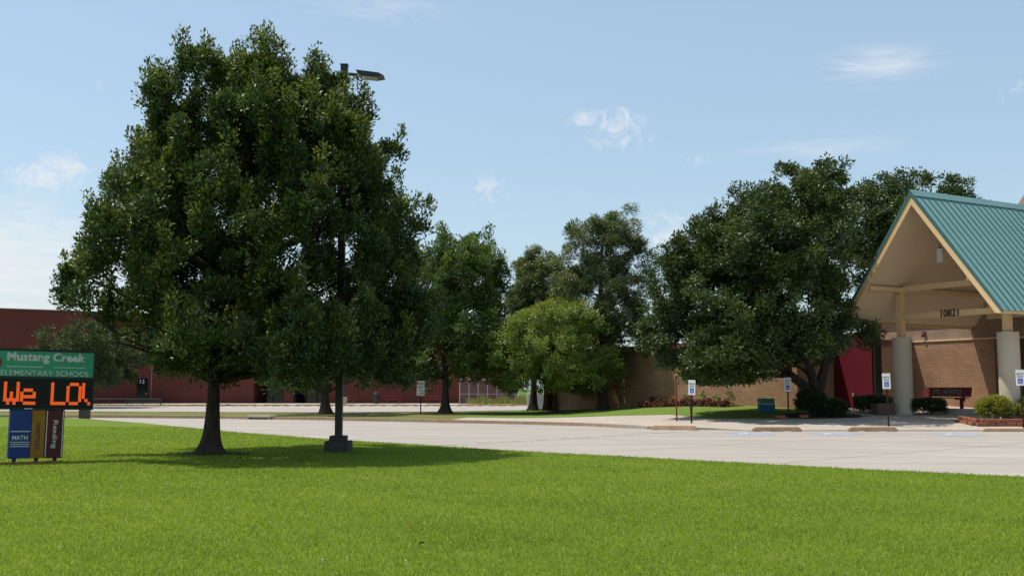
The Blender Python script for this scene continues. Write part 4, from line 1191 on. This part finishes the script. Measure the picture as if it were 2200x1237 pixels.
post_sign(7.40, 43.5, 1.78, 'reserved parking sign on a dark post before the flower bed, leftmost of four', rz=R(-34), lean=R(2))
post_sign(12.06, 46.0, 1.74, 'reserved parking sign between the blue box and the broad tree', rz=R(-30))
post_sign(14.85, 41.6, 2.04, 'reserved parking sign standing in front of the left round column', rz=R(-30), lean=R(-1))
post_sign(19.82, 40.9, 2.2, 'reserved parking sign at the right edge in front of the bushes', rz=R(-32), lean=R(-1.2))
post_sign(-5.42, 62.6, 1.98, 'white buses only sign on a thin post on the island', .56, .86, R(-30), 0, ('BUSES', 'ONLY', '8:15-9AM', '2-4:00PM'), None, 'bus_sign', False, 0.1)
e = empty('metal_pole', (7.06, 45.2, h(7.06, 45.2)), 0, R(-.6), 'plain rust red pole standing left of the leftmost parking sign', 'pole')
MB().tube([(0, 0, -.2), (0, 0, 1.86)], .034, 10).tube([(0, 0, 1.86), (0, 0, 1.885)], .044, 10).build('shaft', MT['rust'], e, smooth=True)
e = empty('metal_pole', (7.75, 45.6, h(7.75, 45.6)), 0, R(-2.2), 'short dark pole leaning behind the leftmost parking sign', 'pole')
MB().tube([(0, 0, -.2), (0, 0, 1.3)], .03, 10).tube([(0, 0, 1.3), (0, 0, 1.32)], .038, 10).build('shaft', MT['post'], e, smooth=True)


# ---- wheel stops
def stop_mesh(L_, seed):
    pr = random.Random(seed)
    m = MB()
    K = 18
    sec = [(-.085, 0.0), (-.082, .06), (-.06, .165), (-.02, .185), (.02, .185), (.06, .165), (.082, .06), (.085, 0.0)]
    for i in range(K + 1):
        t = i / K
        x = (t - .5) * L_
        e_ = min(1, min(t, 1 - t) * K / 1.2)
        zz = .55 + .45 * e_
        lift = .045 if (0.18 < t < 0.34 or 0.62 < t < 0.78) else 0
        for (y, z) in sec:
            zq = max(z * zz, lift) if z < 0.01 else z * zz
            m.v.append((x + pr.uniform(-.004, .004), y * (.9 + .1 * e_) + pr.uniform(-.004, .004), zq + pr.uniform(-.004, .004)))
    n = len(sec)
    for i in range(K):
        for k in range(n):
            k2 = (k + 1) % n
            m.f.append((i * n + k, i * n + k2, (i + 1) * n + k2, (i + 1) * n + k))
    m.f.append(tuple(range(n))); m.f.append(tuple(K * n + k for k in reversed(range(n))))
    return m.mesh('wheel_stop', True)


for i, (x, y, rz, lab) in enumerate([(6.35, 41.35, -20, 'leftmost concrete wheel stop, set askew by the flower bed'), (10.0, 39.9, 0, 'concrete wheel stop in the shade of the broad tree'),
                                     (13.62, 39.9, 1, 'concrete wheel stop below the third parking sign'), (18.6, 39.75, -1, 'low concrete wheel stop below the bushes at the right edge')]):
    me = stop_mesh(1.85, i); me.materials.append(MT['stop'])
    o = link_mesh('wheel_stop', me, None, None, (x, y, 0.004 if i != 3 else -0.05), (0, 0, R(rz)))
    tag(o, lab, 'wheel stop', 'wheel stops by the entrance')
fm = stop_mesh(2.5, 9); fm.materials.append(MT['stop'])
for i in range(14):
    x = -40.2 + i * 3.02
    o = link_mesh('wheel_stop', fm, None, None, (x, 98.6 + 0.15 * math.sin(i * 1.7), 0.0), (0, 0, R(1.5 * math.sin(i * 2.1))))
    tag(o, ORD[i] + ' wheel stop from the left in the long row across the far lot', 'wheel stop', 'wheel stops in the far lot')

# ---- storm drain in the island kerb
e = empty('storm_drain', (-13.4, 55.75, 0.0), R(-23), 0, 'pale concrete storm drain inlet in the island kerb', 'storm drain')
MB().box(-.75, .75, -.06, .55, .10, .2, .015).build('lid', MT['walk'], e)
MB().box(-.75, -.6, -.03, .5, -.02, .098).box(.6, .75, -.03, .5, -.02, .098).box(-.6, .6, .45, .5, -.02, .098).build('throat', MT['kerb'], e)

# ---- bench with cut-out lettering
bp_ = Vector((20.15, 49.0, 0))
bn = empty('bench', (bp_.x, bp_.y, h(bp_.x, bp_.y) + .2), math.atan2(V.y, V.x), 0, 'maroon metal bench with pale cut out lettering against the entrance wall', 'bench')
MB().box(-1.3, 1.3, -.5, .35, -.25, -.004).build('footing', MT['walk'], bn)
bn.scale = (1.08, 1.08, 1.08)
for i in range(4):
    MB().box(-1.2, 1.2, -.42 + i * .115, -.42 + i * .115 + .1, .43, .47).build('seat_slat', MT['bench'], bn)
bk = MB().bar((-1.2, .16, .70), (1.2, .16, .70), .035, .40, (0, .2, 1)).build('backrest', MT['bench'], bn)
pr = random.Random(3)
x = -.82
for wlen in (4, 8):
    st = MB()
    x_start = x
    for k in range(wlen):
        st.box(x, x + .04, .115, .132, .60, .80)
        z_ = pr.choice([.60, .68, .76])
        st.box(x + .038, x + .137, .116, .131, z_, z_ + .04)
        x += .135
    st.build('cut_out_word', MT['grey_text'], bk)
    x += .13
for x in (-.85, .85):
    MB().box(x - .05, x + .05, -.1, .02, -.05, .43).box(x - .05, x + .05, .02, .14, .3, .9).box(x - .05, x + .05, -.42, -.1, .38, .428).build('leg', MT['bench'], bn)

# ---- barrel planter beside the column
pb = empty('planter_box', (16.75, 47.6, h(16.75, 47.6)), R(10), 0, 'weathered slatted planter box between hedge and first round column', 'planter')
for k in range(3):
    MB().box(-.42, .42, -.3, -.27, .02 + k * .17, .02 + k * .17 + .155).build('slat', MT['wood'], pb)
MB().box(-.42, -.39, -.268, .3, .02, .5).box(.39, .42, -.268, .3, .02, .5).box(-.388, .388, .27, .3, .02, .5).box(-.388, .388, -.268, .268, .3, .42).build('body', MT['wood'], pb)

# ---- storage box by the flower bed
bx_ = empty('storage_box', (12.05, 49.9, h(12.05, 49.9)), R(-4), 0, 'small blue box with tilted green lid at the end of the flower bed', 'box')
MB().box(-.38, .36, -.25, .25, -.02, .36, .012).build('body', MT['bin_blue'], bx_)
MB().bar((-.40, .10, .48), (.40, .10, .48), .02, .34, (0, .45, 1)).build('lid', MT['bin_green'], bx_)
MB().bar((-.38, -.255, .375), (.38, -.255, .375), .03, .03).bar((-.36, -.02, .40), (-.26, .0, .60), .02, .02, (0, 1, 0)).build('trim', MT['white'], bx_)

# ---- red block edging round the bushes
ed = empty('block_edging', (19.0, 41.6, 0), 0, 0, 'curved two course red block edging round the yellow green bushes', 'edging')
me = MB().box(-.19, .19, -.1, .1, 0, .135, .018).mesh('block'); me.materials.append(MT['edging'])
path = []
for i in range(12):
    path.append((18.55 + i * .395, 41.75 + 0.05 * math.sin(i * .9), 0))
for i in range(4):
    path.insert(0, (18.33 - .02 * i, 42.05 + i * .38, math.pi / 2))
for row in range(2):
    for i, (x, y, a) in enumerate(path):
        o = link_mesh('block', me, None, ed, (x - 19.0 + row * .17 + rs.uniform(-.02, .02), y - 41.6 + rs.uniform(-.02, .02), h(x, y) - .03 + row * .137), (0, rs.uniform(-.03, .03), a + rs.uniform(-.06, .06)))
poly_sheet('bush_bed', [(18.4, 41.8), (23.2, 41.8), (23.2, 43.8), (18.4, 43.8)], MT['mulch'], lambda x, y: h(x, y) + 0.12)['kind'] = 'structure'
# two loose edging blocks by the broad tree
for (x, y, lab) in ((11.55, 45.3, 'loose red edging block left of the second parking sign'), (12.6, 45.5, 'loose red edging block right of the second parking sign')):
    o = link_mesh('edging_block', me, None, None, (x, y, h(x, y) + .02), (0, 0, R(rs.uniform(-12, 12))))
    tag(o, lab, 'block', 'loose edging blocks')


# ---- picnic tables before the red wing
def picnic_table(x, y, lab):
    e = empty('picnic_table', (x, y, .09), R(3), 0, lab, 'picnic table', 'red picnic tables by the red wing')
    MB().box(-.95, .95, -.38, .38, .72, .77).build('table_top', MT['table'], e)
    for s in (-1, 1):
        MB().box(-.95, .95, s * .72 - .14, s * .72 + .14, .42, .46).build('seat', MT['table'], e)
        MB().bar((s * .6, -.7, 0), (s * .6, .3, .72), .06, .06).bar((s * .6, .7, 0), (s * .6, -.3, .72), .06, .06).box(s * .6 - .03, s * .6 + .03, -.8, .8, .38, .419).build('leg_frame', MT['bronze'], e)
    return e


picnic_table(-16.9, 108.0, 'red picnic table behind the far lamp post base')
picnic_table(-12.2, 108.2, 'red picnic table left of the buses only sign')
picnic_table(-8.0, 108.0, 'red picnic table right of the buses only sign')
tb = empty('trash_can', (-14.0, 108.6, .09), 0, 0, 'dark round trash can beside the middle red picnic table', 'trash can')
MB().tube([(0, 0, 0), (0, 0, .95)], [.28, .32], 16).build('drum', MT['bronze'], tb, smooth=True)
MB().tube([(0, 0, .95), (0, 0, 1.08), (0, 0, 1.2)], [.34, .30, .1], 16).build('lid', MT['bronze'], tb, smooth=True)

# ---- chain link fence
fc = empty('chain_link_fence', (-5.25, 105.6, 0.05), 0, 0, 'tall galvanised chain link fence in front of the red wall', 'fence')
FW, FH = 5.6, 2.5
for i in range(7):
    t = i / 6
    MB().tube([(t * FW, 0, -.1), (t * FW, 0, FH + (.12 if i in (3,) else .04))], .045, 8).build('post', MT['steel'], fc)
for z in (FH, FH * .42, .1):
    MB().tube([(0, 0, z), (FW, 0, z)], .03, 6).build('rail', MT['steel'], fc)
wm = MB()
k = -FH
while k < FW:
    for s in (1, -1):
        a, b_ = max(k, 0), min(k + FH, FW)
        if b_ > a:
            za, zb = (a - k), (b_ - k)
            if s < 0: za, zb = FH - za, FH - zb
            wm.bar((a, .01 * s, za), (b_, .01 * s, zb), .008, .008, (0, 1, 0))
    k += .16
wm.build('wire_mesh', MT['steel'], fc)['kind'] = 'stuff'

# weeds along the fence
rng = np.random.default_rng(71)
n = 2600
px = rng.uniform(-4.2, 2.6, n); py = rng.uniform(102.0, 104.8, n)
hh_ = rng.uniform(.3, 1.25, n) * (0.6 + 0.4 * np.sin(px * 1.7) ** 2)
vv = np.stack([np.stack([px - .03, py, np.full(n, .05)], 1), np.stack([px + .03, py, np.full(n, .05)], 1),
               np.stack([px + rng.normal(size=n) * .16, py + rng.normal(size=n) * .16, hh_], 1)], 1).reshape(-1, 3)
tag(link_mesh('tall_weeds', np_mesh('tall_weeds', vv, np.arange(n * 3).reshape(-1, 3), np.clip(rng.random(n), 0, 1)), MT['weed']), 'tall straw coloured weeds in front of the chain link fence', 'weeds', kind='stuff')

# ---- low pipe rail by door 13
pr_ = empty('pipe_rail', (-42.5, 101.6, .1), 0, 0, 'low dark pipe rail on the verge in front of door 13', 'rail')
for x in (0, 1.9, 3.75, 5.4, 6.9, 8.6):
    MB().tube([(x, 0, -.1), (x, 0, .52)], .05, 8).build('post', MT['bronze'], pr_)
MB().tube([(0, 0, .52), (8.6, 0, .52)], .045, 8).build('rail', MT['bronze'], pr_)
sp = empty('entry_steps', (-38.9, 109.6, .09), math.atan2(GYM_B[1] - GYM_A[1], GYM_B[0] - GYM_A[0]), 0, 'dark concrete steps with a side rail below door 13', 'steps')
for k in range(3):
    MB().box(-1.2, 2.4, .35 * k - .6, 1.2, .17 * k, .17 * (k + 1) - .003).build('step', MT['block'], sp)
for x in (-1.15, 2.35):
    MB().tube([(x, -.5, 0), (x, -.5, .95), (x, 1.1, 1.4), (x, 1.1, .5)], .03, 6).build('handrail', MT['bronze'], sp)

# ---- pale utility cabinet behind the trunks
uc = empty('utility_cabinet', (2.3, 81.0, 0.0), R(-14), 0, 'pale louvred utility cabinet glimpsed between the pine trunks', 'cabinet')
MB().box(-1.1, 1.1, -.3, .5, .1, 1.3, .02).build('body', MT['cabinet'], uc)
MB().box(-1.15, 1.15, -.34, .54, -.05, .098).build('plinth', MT['block'], uc)
for k in range(6):
    MB().box(-.95, .95, -.33, -.302, .25 + k * .16, .25 + k * .16 + .09).build('louvre', MT['steel'], uc)

m = MB(); ring = []
for k in range(28):
    a_ = 2 * math.pi * k / 28; r_ = .62 + .22 * math.sin(3 * a_ + 1) * rs.random() + rs.uniform(-.06, .12)
    ring.append((-7.3 + 1.25 * r_ * math.cos(a_), 25.7 + r_ * math.sin(a_)))
poly_sheet('bare_soil_ring', ring, MT['mulch'], lambda x, y: 0.05)['kind'] = 'structure'
# ---- bits lying in the lawn
lf = MB().add([(-.05, 0, .0), (-.01, -.03, .015), (.05, -.005, .005), (.0, .03, .02), (0, 0, .012)], [(0, 1, 4), (1, 2, 4), (2, 3, 4), (3, 0, 4)]).mesh('fallen_leaf')
lf.materials.append(MT['rust'])
for i, (x, y, z, sc_, lab) in enumerate([(-1.15, 12.05, .07, 1.2, 'curled brown leaf lying in the middle of the lawn'), (1.75, 20.9, .07, 1.3, 'curled brown leaf on the lawn near the drive edge'), (-0.9, 10.6, .07, .9, 'small brown leaf in the nearest part of the lawn')]):
    o = link_mesh('fallen_leaf', lf, None, None, (x, y, z), (.3 * i, .2, i * 1.9)); o.scale = (sc_,) * 3
    tag(o, lab, 'leaf', 'fallen leaves on the lawn')
cv = MB()
for k in range(9):
    a_ = k * .7; cv.tube([(0, 0, .052), (.011 * math.cos(a_), .011 * math.sin(a_), .062 + .006 * (k % 2))], [.007, .003], 5)
cv.tube([(0, 0, 0), (0, 0, .055)], .002, 4)
cvm = cv.mesh('clover_flower'); cvm.materials.append(MT['white'])
for i, (x, y) in enumerate([(-1.7, 9.6), (-1.5, 9.7), (-.95, 9.55)]):
    o = link_mesh('clover_flower', cvm, None, None, (x, y, .03)); o.scale = (.6, .6, .8)
    tag(o, ['leftmost', 'middle', 'rightmost'][i] + ' of three tiny white clover flowers in the nearest lawn', 'flower', 'white clover flowers in the lawn')

# ================================================================== GRASS
def in_poly(px, py, poly):
    inside = np.zeros(len(px), bool)
    j = len(poly) - 1
    for i in range(len(poly)):
        xi, yi = poly[i]; xj, yj = poly[j]
        c_ = ((yi > py) != (yj > py)) & (px < (xj - xi) * (py - yi) / (yj - yi + 1e-12) + xi)
        inside ^= c_
        j = i
    return inside


def blades(name, n, poly, zf, y0, y1, halfw, seed, wmin, wk, h0, h1, mat, label):
    """short turf: more and finer blades close by, fewer and broader ones far off"""
    rng = np.random.default_rng(seed)
    u_ = rng.random(n)
    Y = y0 * (y1 / y0) ** u_
    X = rng.uniform(-1, 1, n) * (halfw * Y + 3.5)
    k = in_poly(X, Y, poly)
    X, Y = X[k], Y[k]; n = len(X)
    w_ = (wmin + wk * Y) * rng.uniform(.6, 1.3, n)
    hh = rng.uniform(h0, h1, n)
    ang = rng.uniform(0, 2 * np.pi, n)
    lean = rng.normal(size=(n, 2)) * 0.55 * hh[:, None]
    Z = zf(X, Y)
    ca, sa = np.cos(ang) * w_, np.sin(ang) * w_
    p0 = np.stack([X - ca, Y - sa, Z], 1); p1 = np.stack([X + ca, Y + sa, Z], 1)
    p2 = np.stack([X + lean[:, 0], Y + lean[:, 1], Z + hh], 1)
    vv = np.stack([p0, p1, p2], 1).reshape(-1, 3)
    big = np.array([mnoise.noise(Vector((a * .35, b * .35, 3.0))) for a, b in zip(X[::40], Y[::40])])
    big = np.repeat(big, 40)[:n] * 0.0
    patch = 0.10 * np.sin(X * 1.3 + np.sin(Y * .9) * 2) * np.sin(Y * 1.1 + np.cos(X * .7) * 2) + 0.10 * np.sin(X * .31 + 1.0 + np.sin(Y * .23)) * np.sin(Y * .37) + 0.05 * np.sign(np.sin((X * .7 + Y * .72) * 2.2))
    tone = np.clip(0.42 + rng.normal(size=n) * 0.2 + patch + big, 0, 1)
    tone = np.where(rng.random(n) > .985, 1.0, tone)
    o = link_mesh(name, np_mesh(name, vv, np.arange(n * 3).reshape(-1, 3), tone), mat)
    return tag(o, label, 'grass', kind='stuff')


blades('lawn_grass', 860000, edge_pts + [(-90, 66), (-90, -30), (30, -30)], lambda X, Y: np.full(len(X), 0.028), 6.5, 44.0, 0.58, 91, 0.0022, 0.00036, 0.016, 0.045, MT['blade'],
       'short green mown grass covering the front lawn')
print('done')
